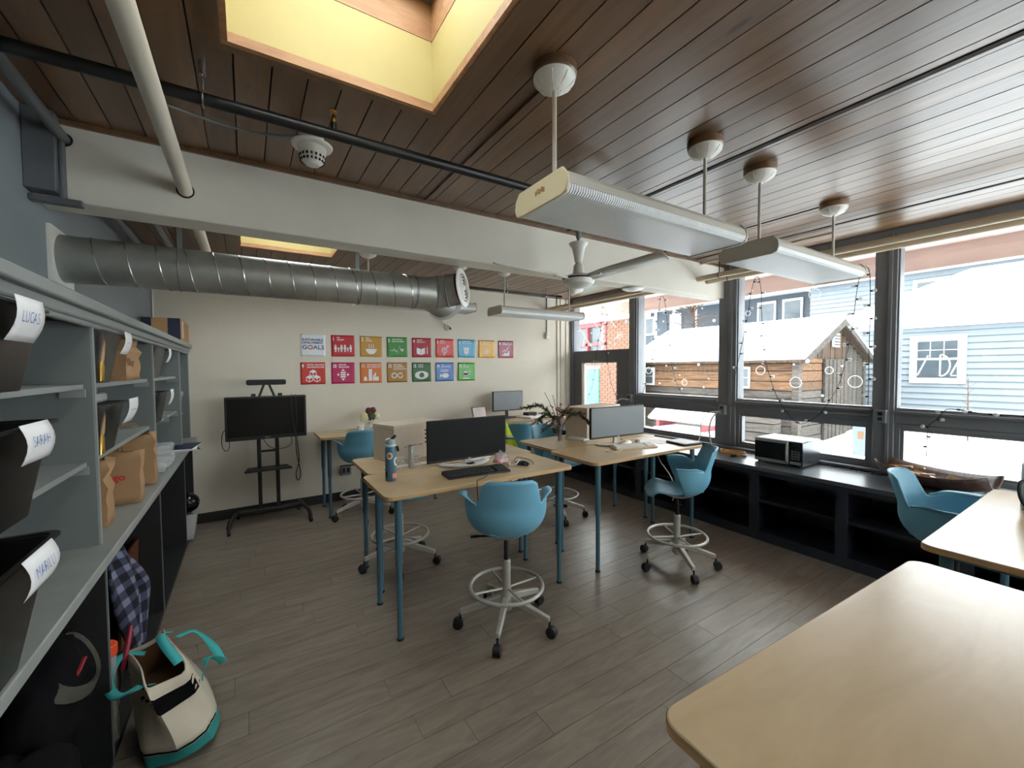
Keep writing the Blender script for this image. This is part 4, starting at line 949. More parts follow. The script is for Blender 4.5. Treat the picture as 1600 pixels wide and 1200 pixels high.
# canvas tote on the floor
M['canvas'] = mat('natural_canvas', (214, 204, 184), .85, var=.05, bump=.2, bs=14)
M['aqua'] = mat('turquoise_webbing', (70, 186, 188), .7, var=.05)
M['aqua_d'] = mat('turquoise_canvas', (40, 140, 136), .8, var=.06)
k = thing('tote_bag', 'cream canvas tote with turquoise straps on the floor', 'bag', (-.29, 2.33, .018), math.radians(20))
k.rotation_euler = (math.radians(-3), math.radians(-7), math.radians(16)); k.scale = (1.15, 1.15, 1.15)
def tote_loop(v, n=28):
    L = []
    for i in range(n):
        a = 2 * math.pi * i / n; c, s = math.cos(a), math.sin(a)
        e = .55
        x = math.copysign(abs(c) ** e, c) * (.115 - .055 * v); y = math.copysign(abs(s) ** e, s) * (.20 + .02 * v - .03 * v * v)
        x += .012 * math.sin(3 * a + v * 4) + (-.03 * v); y += .012 * math.sin(5 * a + v * 3)
        L.append((x, y, .004 + .30 * v + .02 * v * math.sin(2 * a + 1)))
    return L + [L[0]]
b = part('canvas_body', MB().grid([tote_loop(v) for v in np.linspace(.13, 1, 10)]), M['canvas'], k, world=False); solid(b, .005, 0)
part('turquoise_base', MB().grid([tote_loop(v) for v in (0, .06, .12, .15)]).add([(p[0], p[1], p[2]) for p in tote_loop(0)[:-1]], [tuple(range(28))]), M['aqua_d'], k, world=False)
def off(L, f): return [((p[0] + .03 * 0) * f, p[1] * f, p[2]) for p in L]
part('black_band', MB().grid([off(tote_loop(v), 1.02) for v in (.66, .76, .86)]), M['blackcloth'], k, world=False)
part('black_stripe', MB().grid([off(tote_loop(v), 1.02) for v in (.14, .165)]), M['blackcloth'], k, world=False)
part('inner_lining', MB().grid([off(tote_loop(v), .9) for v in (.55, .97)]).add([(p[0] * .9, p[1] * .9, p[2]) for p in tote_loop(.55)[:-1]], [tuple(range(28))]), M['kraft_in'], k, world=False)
def strap(pts, nm):
    P_ = bez(pts, 6); rows = []
    for i, p in enumerate(P_):
        d = (P_[min(i + 1, len(P_) - 1)] - P_[max(i - 1, 0)]).normalized(); s = d.cross(Vector((.75, -.2, .6))).normalized() * .0
        w = Vector((.5, -.15, .85)).cross(d).normalized() * .012 if False else Vector((d.y * .3, -d.x * .3, 0)) + Vector((.010, -.006, .012))
        w = w.normalized() * .015
        rows.append([p - w, p + w])
    o = part(nm, MB().grid(rows), M['aqua'], k, world=False); solid(o, .003, 0)
strap([(.075, -.12, .19), (.10, -.12, .26), (.15, -.05, .19), (.165, .03, .13), (.155, .10, .18), (.11, .12, .27), (.05, .10, .29)], 'strap')
strap([(-.06, -.12, .27), (-.10, -.15, .30), (-.15, -.08, .27), (-.16, .04, .28), (-.11, .12, .31), (-.05, .11, .28)], 'strap')
strap([(.02, -.13, .30), (.0, -.05, .345), (.0, .05, .35), (.03, .10, .32)], 'short_strap')
tm = text_mb('7', .06, .001); tm.v = [(.106 + .0, .10 + p[0] * .9, .17 + p[1]) for p in tm.v]
part('printed_mark', tm, M['inkdark'], k, world=False)
# ================================================================== TABLES
def make_table(w=1.38, d=.575, h=.88):
    t = thing('work_table', 'x', 'table', (0, 0, 0), 0, 'maple topped work tables with teal legs')
    rr = rrect(w, d, .05, 6)
    part('tabletop', MB().prism(rr, lambda a, b: (a, b, h - .026), lambda a, b: (a, b, h)), M['maple'], t, world=False, bev=.004)
    rb = rrect(w + .003, d + .003, .051, 6)
    N = len(rb); e = MB().add([(a, b, h - .0245) for a, b in rb] + [(a, b, h - .0055) for a, b in rb], [(i, (i + 1) % N, N + (i + 1) % N, N + i) for i in range(N)])
    part('edge_band', e, M['maple_e'], t, world=False)
    ax, ay = w / 2 - .09, d / 2 - .065
    part('apron', MB().box(-ax, ax, -.02, .02, h - .05, h - .027).box(-ax - .012, -ax + .012, -ay, ay, h - .058, h - .027).box(ax - .012, ax + .012, -ay, ay, h - .058, h - .027), M['teal'], t, world=False)
    for sx in (-1, 1):
        for sy in (-1, 1):
            l = part('leg', MB().lathe([(.0165, .012), (.0165, .44), (.0195, .45), (.0215, .46), (.0215, h - .03)], (sx * ax, sy * ay, 0), 16), M['teal'], t, world=False)
            part('glide', MB().lathe([(.02, 0), (.022, .004), (.02, .012), (.014, .016)], (sx * ax, sy * ay, 0), 14), M['rubber'], l, world=False)
    return t
proto = make_table(); first = True
TB = {}
for key, x, y, rz, lb in (('T1', 1.325, 2.612, 0, 'work table carrying the black monitor and the water bottle'),
                          ('T2', 1.375, 3.205, 0, 'work table behind the black monitor, under the pale carton'),
                          ('T3', 2.885, 2.578, 0, 'work table carrying the grey monitor and pale keyboard'),
                          ('T4', 2.95, 3.165, 0, 'work table carrying the vase of branches'),
                          ('T5', 1.325, 5.03, 0, 'work table against the cream wall behind the rolling screen'),
                          ('T6', 3.30, 5.04, 0, 'work table against the cream wall under the small monitor'),
                          ('T7', 1.378, .235, -.042, 'empty work table filling the bottom corner of the photo'),
                          ('T8', 2.97, .235, 0, 'work table beside the bench with the blue chair pushed in')):
    t = proto if first else copy_tree(proto); first = False
    t.location = (x, y, 0); t.rotation_euler = (0, 0, rz); t['label'] = lb; TB[key] = t

# ================================================================== STOOLS
def sm(a, b, x):
    t = min(1, max(0, (x - a) / (b - a))); return t * t * (3 - 2 * t)
def make_stool():
    t = thing('drafting_stool', 'x', 'chair', (0, 0, 0), 0, 'sky blue drafting stools')
    # seat pan
    rows = []
    for v in np.linspace(0, 1, 17):
        y = -.175 + .42 * v
        w = .11 + .075 * sm(0, .4, v) + .03 * sm(.5, .72, v) - .02 * sm(.75, .92, v) - .09 * sm(.93, 1.0, v) ** 2
        zc = .628 - .012 * math.sin(v * 3.1) + .012 * sm(.5, .8, v) - .045 * sm(.82, 1.0, v)
        rows.append([(w * u, y, zc + .018 * abs(u) ** 2.5 * (1 - sm(.75, 1, v))) for u in np.linspace(-1, 1, 15)])
    s = part('seat', MB().grid(rows), M['blue'], t, world=False, ang=60); solid(s, .012, -1)
    # wrap-around back with a notch between back and arms
    NS, NT = 96, 16; rows = []; rim = []
    for j in range(NT + 1):
        v = j / NT; r = []
        for i in range(NS + 1):
            q = -1 + 2 * i / NS; a = abs(q)
            h = .975 - .006 * (a / .36) ** 2 - .02 * sm(.31, .43, a) if a < .41 else None
            if h is None:
                h = .950 * (1 - sm(.41, .47, a)) + (.812 + .02 * sm(.5, .7, a)) * sm(.41, .47, a)
            z = .60 + (h - .60) * v
            k = min(1, max(0, (z - .60) / .16)); k = math.sqrt(1 - (1 - k) ** 2)
            rx = .12 + .127 * k; ry = .10 + .14 * k
            ph = math.radians(q * (82 + 22 * v))
            lean = .30 * max(0, z - .80)
            x = rx * math.sin(ph) * (1 - .10 * sm(.82, .97, z)); y = -ry * math.cos(ph) - lean
            r.append((x, y, z))
        rows.append(r)
    b = part('backrest', MB().grid(rows), M['blue'], t, world=False, ang=70); solid(b, .009, 0)
    for sgn in (-1, 1):
        strip = []
        for i in range(NS + 1):
            q = -1 + 2 * i / NS
            if q * sgn < .5: continue
            p = Vector(rows[-1][i]); a = (abs(q) - .5) / .5
            w = .008 + .036 * sm(0, .75, a)
            d = Vector((sgn, .25, 0)).normalized()
            strip.append([p + Vector((0, 0, .002)), p + d * w * .5 + Vector((0, 0, .006)), p + d * w + Vector((0, 0, .010))])
        if sgn < 0: strip.reverse()
        o = part('armrest', MB().grid(strip), M['blue'], t, world=False, ang=70); solid(o, .009, 0)
    part('under_plate', MB().lathe([(.05, .555), (.10, .575), (.13, .598)], (0, -.01, 0), 24), M['alu'], t, world=False)
    part('lever', MB().tube([(.0, .0, .56), (-.16, .0, .565), (-.19, .01, .562)], .007, 8).cbox((-.195, .01, .562), (.05, .024, .01)), M['black'], t, world=False)
    part('gas_lift', MB().cyl((0, 0, .39), (0, 0, .58), .0145, n=16), M['black'], t, world=False)
    part('column', MB().lathe([(.026, .20), (.026, .405), (.022, .41), (.015, .412)], (0, 0, 0), 20), M['alu'], t, world=False)
    fr = part('foot_ring', MB().ring((0, 0, .245), .225, .0115, (0, 0, 1), 56, 10), M['alu'], t, world=False)
    for k in range(4):
        a = math.radians(90 * k + 20)
        part('ring_spoke', MB().tube([(.03 * math.cos(a), .03 * math.sin(a), .232), (.22 * math.cos(a), .22 * math.sin(a), .243)], .0075, 8), M['alu'], fr, world=False)
    part('hub', MB().lathe([(.02, .09), (.034, .10), (.045, .155), (.045, .19), (.03, .215), (.03, .235)], (0, 0, 0), 22), M['alu'], t, world=False)
    lm = MB().frustum((0, 0, 0), (.05, .04, 0), (0, 0, .26), (.034, .026, 0))
    lm.v = [(.03 + p[2] * 1.0, p[1], .17 - p[2] * .26 + p[0]) for p in lm.v]
    lm.f = [tuple(reversed(f)) for f in lm.f]
    lme = lm.mesh('leg', M['alu'])
    cm = MB()
    for s_ in (-1, 1): cm.lathe([(.0, -.009), (.024, -.009), (.029, -.005), (.029, .005), (.024, .009), (.0, .009)], (.305, s_ * .014, .029), 18, (0, 1, 0))
    cm.cyl((.289, 0, .04), (.289, 0, .095), .007, n=10).lathe([(.0, -.018), (.031, -.018), (.0312, .018), (.0, .018)], (.303, 0, .0335), 16, (0, 1, 0))
    cme = cm.mesh('caster', M['rubber'])
    for k in range(5):
        l = like('leg', lme, t, (0, 0, 0), (0, 0, math.radians(72 * k)))
        bevel(l, .006)
        like('caster', cme, l)
    return t
proto = make_stool(); first = True
for x, y, th, base, lb in ((1.335, 2.18, 65, 12, 'blue drafting stool in front of the black monitor, back to the camera'),
                           (2.90, 2.09, 135, 24, 'blue drafting stool in side view beside the window bench'),
                           (1.03, 3.35, -88, 36, 'blue drafting stool mostly hidden under the black monitor tables'),
                           (2.79, 3.50, -78, 33, 'blue drafting stool behind the vase of branches'),
                           (1.04, 4.70, 80, 46, 'blue drafting stool at the wall table near the rolling screen'),
                           (2.66, 4.22, 86, 10, 'blue drafting stool with the yellow vest beside it'),
                           (3.30, .60, -88, 30, 'blue stool pushed under the table beside the window bench')):
    t = proto if first else copy_tree(proto); first = False
    t.location = (x, y, 0); t.rotation_euler = (0, 0, math.radians(th - 90)); t['label'] = lb
    k = 0
    for c in t.children:
        if c.name.split('.')[0] == 'leg':
            c.rotation_euler = (0, 0, math.radians(base + 72 * k - (th - 90))); k += 1

# ================================================================== WINDOW BENCH
t = thing('window_bench', 'long dark built-in bench with open shelves under the windows', 'bench', (4.27, 1.4, 0))
part('bench_top', MB().box(3.935, 4.445, -2.5, 5.33, .645, .68), M['bench_top'], t, bev=.004)
part('rear_ledge', MB().box(4.445, 4.50, -2.5, 5.33, .645, .676), M['bench_top'], t)
gr = MB()
y = .3
while y < 2.5:
    gr.box(4.45, 4.548, y, y + .012, .676, .683); y += .024
tag(part('vent_slats', gr, M['steel_d'], t), kind='stuff')
part('base_board', MB().box(3.97, 4.58, -2.5, 5.33, .0, .07), M['bench'], t)
part('back_board', MB().box(4.56, 4.595, -2.5, 5.33, .07, .645), M['bench'], t)
part('face_rail', MB().box(3.95, 3.97, -2.5, 5.33, .60, .645), M['bench'], t)
part('face_rail', MB().box(3.95, 3.97, -2.5, 5.33, .0, .085), M['bench'], t)
part('mid_shelf', MB().box(3.985, 4.56, -2.5, 5.33, .345, .37), M['bench'], t)
for k in range(-6, 6):
    y = 2.035 + .68 * k
    if y > 5.3 or y < -2.4: continue
    s = part('stile', MB().box(3.95, 3.972, y - .04, y + .04, .085, .60), M['bench'], t)
    part('upright', MB().box(3.972, 4.56, y - .012, y + .012, .07, .645), M['bench'], t)
# microwave
t = thing('microwave', 'black and steel microwave on the window bench', 'microwave', (4.36, 1.935, .68))
mx0, mx1, my0, my1, mz0, mz1 = 4.175, 4.545, 1.73, 2.145, .692, .915
part('case', MB().box(mx0 + .012, mx1, my0, my1, mz0, mz1), M['mwcase'] if 'mwcase' in M else M['steel'], t, bev=.006)
for q in ((4.2, 1.76), (4.2, 2.11), (4.5, 1.76), (4.5, 2.11)): part('foot', MB().cyl((q[0], q[1], .68), (q[0], q[1], .693), .012, n=10), M['rubber'], t)
d = part('door', MB().box(mx0, mx0 + .014, my0 + .115, my1, mz0 + .004, mz1 - .002), M['steel'], t, bev=.004)
part('door_glass', MB().box(mx0 - .002, mx0 + .001, my0 + .135, my1 - .004, mz0 + .034, mz1 - .03), M['gloss'], d)
part('handle', MB().tube(bez([(mx0 - .002, my0 + .12, mz0 + .02), (mx0 - .022, my0 + .12, mz0 + .05), (mx0 - .026, my0 + .12, (mz0 + mz1) / 2), (mx0 - .022, my0 + .12, mz1 - .04), (mx0 - .002, my0 + .12, mz1 - .012)], 4), .009, 8), M['steel'], d)
p = part('control_panel', MB().box(mx0 + .001, mx0 + .014, my0, my0 + .112, mz0 + .004, mz1 - .002), M['gloss'], t, bev=.003)
part('display', MB().box(mx0 - .001, mx0 + .002, my0 + .02, my0 + .09, mz1 - .04, mz1 - .015), M['dscreen'], p)
for r in range(4):
    for c in range(3): part('button', MB().box(mx0 - .002, mx0 + .002, my0 + .022 + c * .025, my0 + .04 + c * .025, mz0 + .06 + r * .022, mz0 + .074 + r * .022), M['steel_d'], p)
part('open_button', MB().box(mx0 - .002, mx0 + .002, my0 + .012, my0 + .1, mz0 + .014, mz0 + .04), M['steel'], p)
# coiled extension cord and loose leads
cc = []
r4 = random.Random(9)
for k in range(150):
    a = k * .21; rr = .085 + .018 * math.sin(k * .11)
    cc.append((4.30 + rr * .75 * math.cos(a), 2.42 + rr * 1.35 * math.sin(a), .692 + .022 * (k / 150) + .006 * math.sin(k * .5)))
t = thing('extension_cord', 'coiled tan extension cord on the bench beside the microwave', 'cord', (4.3, 2.42, .68))
part('coil', MB().tube(cc, .0055, 6), mat('tan_cord', (206, 158, 84), .5), t)
part('wrap', MB().ring((4.30, 2.53, .70), .02, .006, (1, .2, 0), 16, 6), mat('tan_cord_wrap', (190, 140, 70), .5), t)
part('plug', MB().cbox((4.19, 2.36, .692), (.03, .05, .02), .6), M['black'], t)
solo('charger_lead', MB().tube(bez([(4.25, 2.62, .688), (4.3, 2.55, .70), (4.36, 2.60, .72), (4.40, 2.66, .692), (4.33, 2.72, .688), (4.28, 2.66, .70)]), .004, 6), M['black'], 'tangled black charger lead behind the coiled cord', 'cable')
# trough with wood offcuts
t = thing('wooden_trough', 'shallow dark wooden trough on the bench', 'trough', (4.33, .92, .68), math.radians(-14))
rows = []
for j, v in enumerate(np.linspace(0, 1, 15)):
    e = math.sin(math.pi * (.06 + .88 * v)) ** .45
    rows.append([((.20 * e) * u, -.33 + .66 * v, .012 + .10 * (abs(u) ** 2.2) * (.75 + .25 * e) + (1 - e) * .12) for u in np.linspace(-1, 1, 13)])
o = part('bowl', MB().grid(rows), wood('dark_trough_wood', (70, 52, 46), (112, 88, 78), (2, 9, 9), rough=.5, objvar=.02), t, world=False, ang=60); solid(o, .012, 0)
part('foot_block', MB().box(-.05, .05, -.2, .2, 0, .016), M['shedend'], t, world=False)
rr = random.Random(12)
for k in range(7):
    yy = .02 + .035 * k
    lbl = ('longest pale offcut at the end of the trough', 'pale offcut lying flat low in the trough', 'pale offcut tilted across the pile', 'slim pale offcut in the middle of the pile', 'short pale offcut leaning on the pile', 'pale offcut resting high on the pile', 'topmost pale offcut of the pile')[k]
    kx = solo('wood_offcut', MB().cbox((0, 0, 0), (.02 + .012 * (k % 2), .15 + .05 * rr.random(), .012), rr.uniform(-.9, .5), rr.uniform(-.2, .25), rr.uniform(-.25, .25)), M['maple_e'], lbl, 'offcut', 'offcuts in the trough', base=False)
    kx.location = Vector((4.33, .92, .68)) + Matrix.Rotation(math.radians(-14), 3, 'Z') @ Vector((rr.uniform(-.05, .05), yy - .02, .075 + .007 * k))
kx = solo('wood_block', MB().prism([(-.07, -.05), (.07, -.06), (.05, .05), (-.06, .045)], lambda a, b: (a, b, 0), lambda a, b: (a, b, .022)), M['maple_e'], 'pale flat wood block leaning in the trough', 'block', base=False)
kx.location = (4.32, .80, .755); kx.rotation_euler = (.25, .35, .3)
# conduit, outlet boxes and leads on the window posts
t = thing('surface_conduit', 'thin steel conduit and outlet boxes fixed along the window rail', 'conduit', (4.52, 2.7, 1.1))
part('conduit_run', MB().tube(bez([(4.525, 4.0, 1.18), (4.525, 3.85, 1.18), (4.525, 3.25, 1.18), (4.525, 2.9, 1.165), (4.525, 2.72, 1.135)]), .008, 8), M['steel_d'], t)
part('conduit_run', MB().tube([(4.525, 2.62, 1.165), (4.525, 2.4, 1.175), (4.525, 1.36, 1.175)], .008, 8), M['steel_d'], t)
for y, z in ((4.02, 1.17), (2.67, 1.12), (1.285, 1.175)):
    b = part('outlet_box', MB().box(4.48, 4.535, y - .04, y + .04, z - .055, z + .055), M['steel_d'], t, bev=.004)
    for dz_ in (-.022, .022): part('socket', MB().box(4.476, 4.481, y - .014, y + .014, z + dz_ - .014, z + dz_ + .014), M['black'], b)
solo('power_lead', MB().tube(bez([(4.47, 2.70, 1.10), (4.45, 2.76, 1.02), (4.46, 2.80, .90), (4.44, 2.78, .80), (4.42, 2.75, .70), (4.36, 2.74, .685)]), .009, 8), M['fixture'], 'pale power lead hanging from the outlet box to the bench', 'cable')
solo('power_lead', MB().tube(bez([(4.47, 2.66, 1.10), (4.42, 2.78, 1.08), (4.40, 2.86, .96), (4.38, 2.86, .80), (4.32, 2.88, .70), (4.25, 2.86, .684)]), .005, 6), M['white'], 'thin white lead looping from the outlet box to the bench', 'cable')
solo('power_lead', MB().tube(bez([(4.47, 4.0, 1.15), (4.42, 4.1, 1.16), (4.38, 4.18, 1.08), (4.36, 4.2, .9), (4.36, 4.2, .70)]), .007, 6), M['white'], 'white lead curling from the outlet box by the small pane', 'cable')
# string lights
def strand(label, pts, wx, step=.115):
    t = thing('string_lights', label, 'lights', (wx, pts[0][0], min(p[1] for p in pts)))
    P_ = bez([(wx, a, b) for a, b in pts], 6)
    part('wire', MB().tube(P_, .0028, 5), M['black'], t)
    sk = MB().cyl((0, 0, 0), (0, -.018, -.002), .0075, n=8).mesh('socket', M['black'])
    bl = MB().lathe([(.0, .0), (.009, .004), (.0155, .015), (.012, .027), (.0, .032)], (0, -.016, 0), 10, (0, -1, 0)).mesh('bulb', M['bulb'])
    acc = 0; sgn = 1
    for a, b in zip(P_, P_[1:]):
        acc += (b - a).length
        if acc > step:
            acc = 0; sgn = -sgn
            s = like('socket', sk, t, b - t.location, (0, 0, 0 if sgn > 0 else math.pi))
            like('bulb', bl, s)
M['bulb'] = plastic_clear('clear_bulb', (236, 238, 238), .55, .08)
strand('string lights looping over the pane above the microwave', [(2.54, 1.44), (2.49, 1.69), (2.42, 2.03), (2.37, 2.37), (2.34, 2.5), (2.30, 2.53), (2.27, 2.39), (2.26, 2.16), (2.24, 1.81), (2.21, 1.64), (2.15, 1.43), (2.08, 1.26), (1.94, 1.07), (1.86, 1.05), (1.75, 1.13), (1.68, 1.23), (1.58, 1.44), (1.53, 1.7), (1.49, 1.97), (1.47, 2.22), (1.44, 2.42), (1.41, 2.45), (1.38, 2.38), (1.372, 2.06), (1.372, 1.71), (1.37, 1.45), (1.37, 1.26)], 4.495)
strand('string lights making a tall loop behind the grey monitor', [(3.86, 1.25), (3.69, 1.71), (3.68, 1.93), (3.62, 2.26), (3.58, 2.49), (3.55, 2.53), (3.51, 2.44), (3.47, 2.15), (3.44, 1.92), (3.42, 1.69), (3.32, 1.39), (3.24, 1.25)], 4.585)
strand('string lights looping across the charcoal panel window', [(4.96, 1.07), (4.82, 1.35), (4.75, 1.79), (4.64, 2.23), (4.62, 2.47), (4.58, 2.51), (4.54, 2.44), (4.54, 2.03), (4.51, 1.72), (4.44, 1.4), (4.32, 1.15)], 4.565)
strand('string lights lying along the rail of the end window', [(1.0, .88), (1.0, .96), (1.0, 1.04), (.99, 1.13), (.95, 1.18), (.92, 1.23), (.89, 1.265), (.83, 1.265), (.73, 1.25), (.63, 1.245), (.5, 1.245), (.3, 1.245)], 4.51, .07)

# ================================================================== ROLLING SCREEN
t = thing('tv_cart', 'black flat screen on a rolling stand before the cream wall', 'tv', (.165, 5.05, 0))
s = part('screen', MB().box(-.20, .53, 4.985, 5.035, .888, 1.33), M['black'], t, bev=.008)
part('panel', MB().box(-.18, .51, 4.982, 4.987, .925, 1.312), M['gloss'], s)
part('maker_plate', MB().box(.14, .19, 4.981, 4.986, .903, .911), M['steel_d'], s)
for x in (.085, .25): part('column', MB().box(x - .018, x + .018, 5.05, 5.085, .12, 1.15), M['black'], t, bev=.004)
part('cross_bar', MB().box(.10, .235, 5.055, 5.08, .74, .76), M['black'], t)
part('tray', MB().prism([(-.05, 4.96), (.38, 4.96), (.34, 5.14), (-.02, 5.14)], lambda a, b: (a, b, .555), lambda a, b: (a, b, .575)), M['black'], t, bev=.004)
part('base_bar', MB().box(-.12, .46, 5.03, 5.11, .105, .15), M['black'], t, bev=.01)
for x, fxx in ((-.12, -.19), (.46, .53)):
    l = part('foot', MB().tube(bez([(x, 5.30, .075), (x, 5.18, .13), (x + (fxx - x) * .3, 5.0, .135), (x + (fxx - x) * .8, 4.86, .115), (fxx, 4.81, .06)], 5), [.02] * 20 + [.017], 10), M['black'], t)
    for (cx, cy) in ((fxx, 4.805), (x, 5.30)):
        part('caster', MB().lathe([(.0, -.012), (.026, -.012), (.028, 0), (.026, .012), (0, .012)], (cx, cy, .028), 16, (1, .2, 0)).cyl((cx, cy, .03), (cx, cy, .075), .009, n=8), M['rubber'], l)
sb = part('camera_bar', MB().prism(rrect(.36, .055, .02, 5), lambda a, b: (.168 + a, 5.02, 1.473 + b), lambda a, b: (.168 + a, 5.09, 1.473 + b)), M['black'], t, bev=.006)
for s_ in (-1, 1):
    part('strut', MB().cbox((.168 + s_ * .045, 5.055, 1.39), (.022, .016, .14), 0, 0, s_ * -.35), M['black'], t)
    part('clamp', MB().box(.168 + s_ * .12 - .02, .168 + s_ * .12 + .02, 5.03, 5.07, 1.33, 1.355), M['black'], t)
def cable(label, pts, r=.004, mt='black', name='cable'):
    return solo(name, MB().tube(bez(pts), r, 6), M[mt], label, 'cable')
cable('black cable draped over the front of the rolling screen', [(.40, 5.02, 1.334), (.39, 4.975, 1.32), (.385, 4.976, 1.2), (.40, 4.976, 1.05), (.41, 4.976, .95), (.42, 4.99, .87), (.43, 5.0, .7), (.46, 5.0, .5), (.45, 5.0, .42), (.425, 5.0, .42), (.42, 5.0, .5), (.45, 5.0, .62), (.44, 4.99, .8), (.425, 4.976, .95), (.435, 4.976, 1.1), (.43, 4.976, 1.3), (.43, 5.02, 1.334)], .0045)
cable('thin lead hanging beside the edge of the rolling screen', [(-.19, 5.04, 1.02), (-.225, 5.03, .96), (-.23, 5.03, .85), (-.20, 5.03, .79), (-.17, 5.03, .82), (-.17, 5.05, .90)], .0035)
cable('looped lead under the rolling screen', [(.12, 5.045, .89), (.18, 5.02, .80), (.27, 5.0, .77), (.37, 5.0, .80), (.385, 5.0, .87), (.36, 5.03, .90)], .0035)

# ================================================================== POSTERS
WHT = M['paper']
def flat(polys, y=-.0045):
    m = MB()
    for p in polys: m.add([(a, y, b) for a, b in p], [tuple(range(len(p)))])
    return m
def stroke(pts, w, y=-.0046):
    """a ribbon along a polyline"""
    closed = math.hypot(pts[0][0] - pts[-1][0], pts[0][1] - pts[-1][1]) < 1e-6
    V = []; n = len(pts)
    for i in range(n):
        def un(a, b):
            l = math.hypot(b[0] - a[0], b[1] - a[1]) or 1; return (b[0] - a[0]) / l, (b[1] - a[1]) / l
        d0 = un(pts[i - 1], pts[i]) if i > 0 else (un(pts[-2], pts[0]) if closed else un(pts[0], pts[1]))
        d1 = un(pts[i], pts[i + 1]) if i < n - 1 else (un(pts[0], pts[1]) if closed else d0)
        nx, ny = -(d0[1] + d1[1]) / 2, (d0[0] + d1[0]) / 2; l2 = nx * nx + ny * ny
        k = w / 2 / max(l2, .25)
        V.append(((pts[i][0] + nx * k, y, pts[i][1] + ny * k), (pts[i][0] - nx * k, y, pts[i][1] - ny * k)))
    return MB().add([p for q in V for p in q], [(2 * i, 2 * i + 1, 2 * i + 3, 2 * i + 2) for i in range(n - 1)])
def disc(x, z, r, n=18, sx=1.0): return [(x + r * sx * math.cos(2 * math.pi * k / n), z + r * math.sin(2 * math.pi * k / n)) for k in range(n)]
def arc(x, z, r, a0, a1, n=16, sx=1.0): return [(x + r * sx * math.cos(math.radians(a0 + (a1 - a0) * k / n)), z + r * math.sin(math.radians(a0 + (a1 - a0) * k / n))) for k in range(n + 1)]
def rect(x0, x1, z0, z1): return [(x0, z0), (x1, z0), (x1, z1), (x0, z1)]
def J(*ms):
    m = MB()
    for q in ms: m.add(q.v, q.f)
    return m
def icon(i):
    if i == 1:
        m = []
        for k, x in enumerate((-.085, -.052, -.018, .022, .055, .088)):
            h = .6 if k in (1, 4) else 1.0
            m.append(flat([disc(x, -.075 + .078 * h, .0105 * (.8 + .2 * h)), rect(x - .014 * h, x + .014 * h, -.075 + .03 * h, -.075 + .066 * h), rect(x - .009 * h, x - .001, -.075, -.075 + .034 * h), rect(x + .001, x + .009 * h, -.075, -.075 + .034 * h)]))
        return J(*m)
    if i == 2: return J(flat([arc(0, -.03, .068, 180, 360)]), *[stroke([(x, -.022), (x + .012, -.005), (x, .012), (x + .012, .028)], .006) for x in (-.03, -.004, .022)])
    if i == 3: return J(stroke([(-.09, -.045), (-.05, -.045), (-.038, -.02), (-.022, -.065), (-.005, -.035), (.008, -.09), (.03, .02), (.045, -.04)], .0075), flat([disc(.056, -.034, .013), disc(.075, -.034, .013), [(.045, -.04), (.086, -.04), (.0655, -.064)]]))
    if i == 4: return J(flat([[(-.07, .0), (-.012, -.02), (-.012, -.1), (-.07, -.082)], [(.046, .0), (-.008, -.02), (-.008, -.1), (.046, -.082)]]), stroke([(.078, -.0), (.078, -.085)], .012), flat([disc(.078, .012, .005)]))
    if i == 5: return J(stroke(arc(-.005, -.03, .036, 0, 360, 24), .011), stroke([(-.02, -.02), (.01, -.02)], .008), stroke([(-.02, -.038), (.01, -.038)], .008), stroke([(.02, -.004), (.052, .03)], .011), stroke([(.022, .033), (.055, .033), (.055, .0)], .011), stroke([(-.005, -.066), (-.005, -.108)], .011), stroke([(-.025, -.088), (.015, -.088)], .011))
    if i == 6: return J(flat([[(-.045, .01), (.045, .01), (.032, -.075), (-.032, -.075)], rect(-.008, .008, -.11, -.075), [(-.02, -.095), (.02, -.095), (0, -.115)]]), flat([rect(-.045, .045, .014, .02)]))
    if i == 7: return J(stroke(arc(0, -.045, .026, 0, 360, 20), .01), flat([disc(0, -.045, .009)]), *[stroke([(.044 * math.cos(a), -.045 + .044 * math.sin(a)), (.062 * math.cos(a), -.045 + .062 * math.sin(a))], .008) for a in np.linspace(0, 2 * math.pi, 12, endpoint=False)])
    if i == 8: return J(flat([rect(-.06 + .032 * k, -.036 + .032 * k, -.1, -.07 + (.0, .018, .012, .045)[k]) for k in range(4)]), stroke([(-.06, -.045), (-.03, -.01), (-.005, -.03), (.055, .04)], .008))
    if i == 9:
        m = []
        for cx, cz in ((0, .002), (-.04, -.064), (.04, -.064)):
            hx = [(cx + .038 * math.cos(math.radians(30 + 60 * k)), cz + .038 * math.sin(math.radians(30 + 60 * k))) for k in range(7)]
            m += [stroke(hx, .007), stroke([(cx, cz), hx[0]], .006), stroke([(cx, cz), hx[2]], .006), stroke([(cx, cz), hx[4]], .006), flat([[(cx, cz), hx[0], hx[1], hx[2]]])]
        return J(*m)
    if i == 10: return J(flat([rect(-.03, .03, z, z + .018) for z in (-.03, -.056, -.004)]), flat([[(-.022, .025), (.022, .025), (0, .052)], [(-.022, -.067), (.022, -.067), (0, -.094)], [(-.046, -.042), (-.046, .002), (-.072, -.02)], [(.046, -.042), (.046, .002), (.072, -.02)]]))
    if i == 11: return J(flat([rect(-.03, .012, -.1, .045), [(-.09, -.1), (-.05, -.1), (-.05, -.065), (-.07, -.04), (-.09, -.065)], [(.02, -.045), (.06, .01), (.06, -.045)], rect(.02, .095, -.1, -.05)]))
    if i == 12: return stroke([(.07 * math.cos(a) / (1 + math.sin(a) ** 2), -.04 + .085 * math.sin(a) * math.cos(a) / (1 + math.sin(a) ** 2)) for a in np.linspace(.2, 2 * math.pi + .05, 48)], .013)
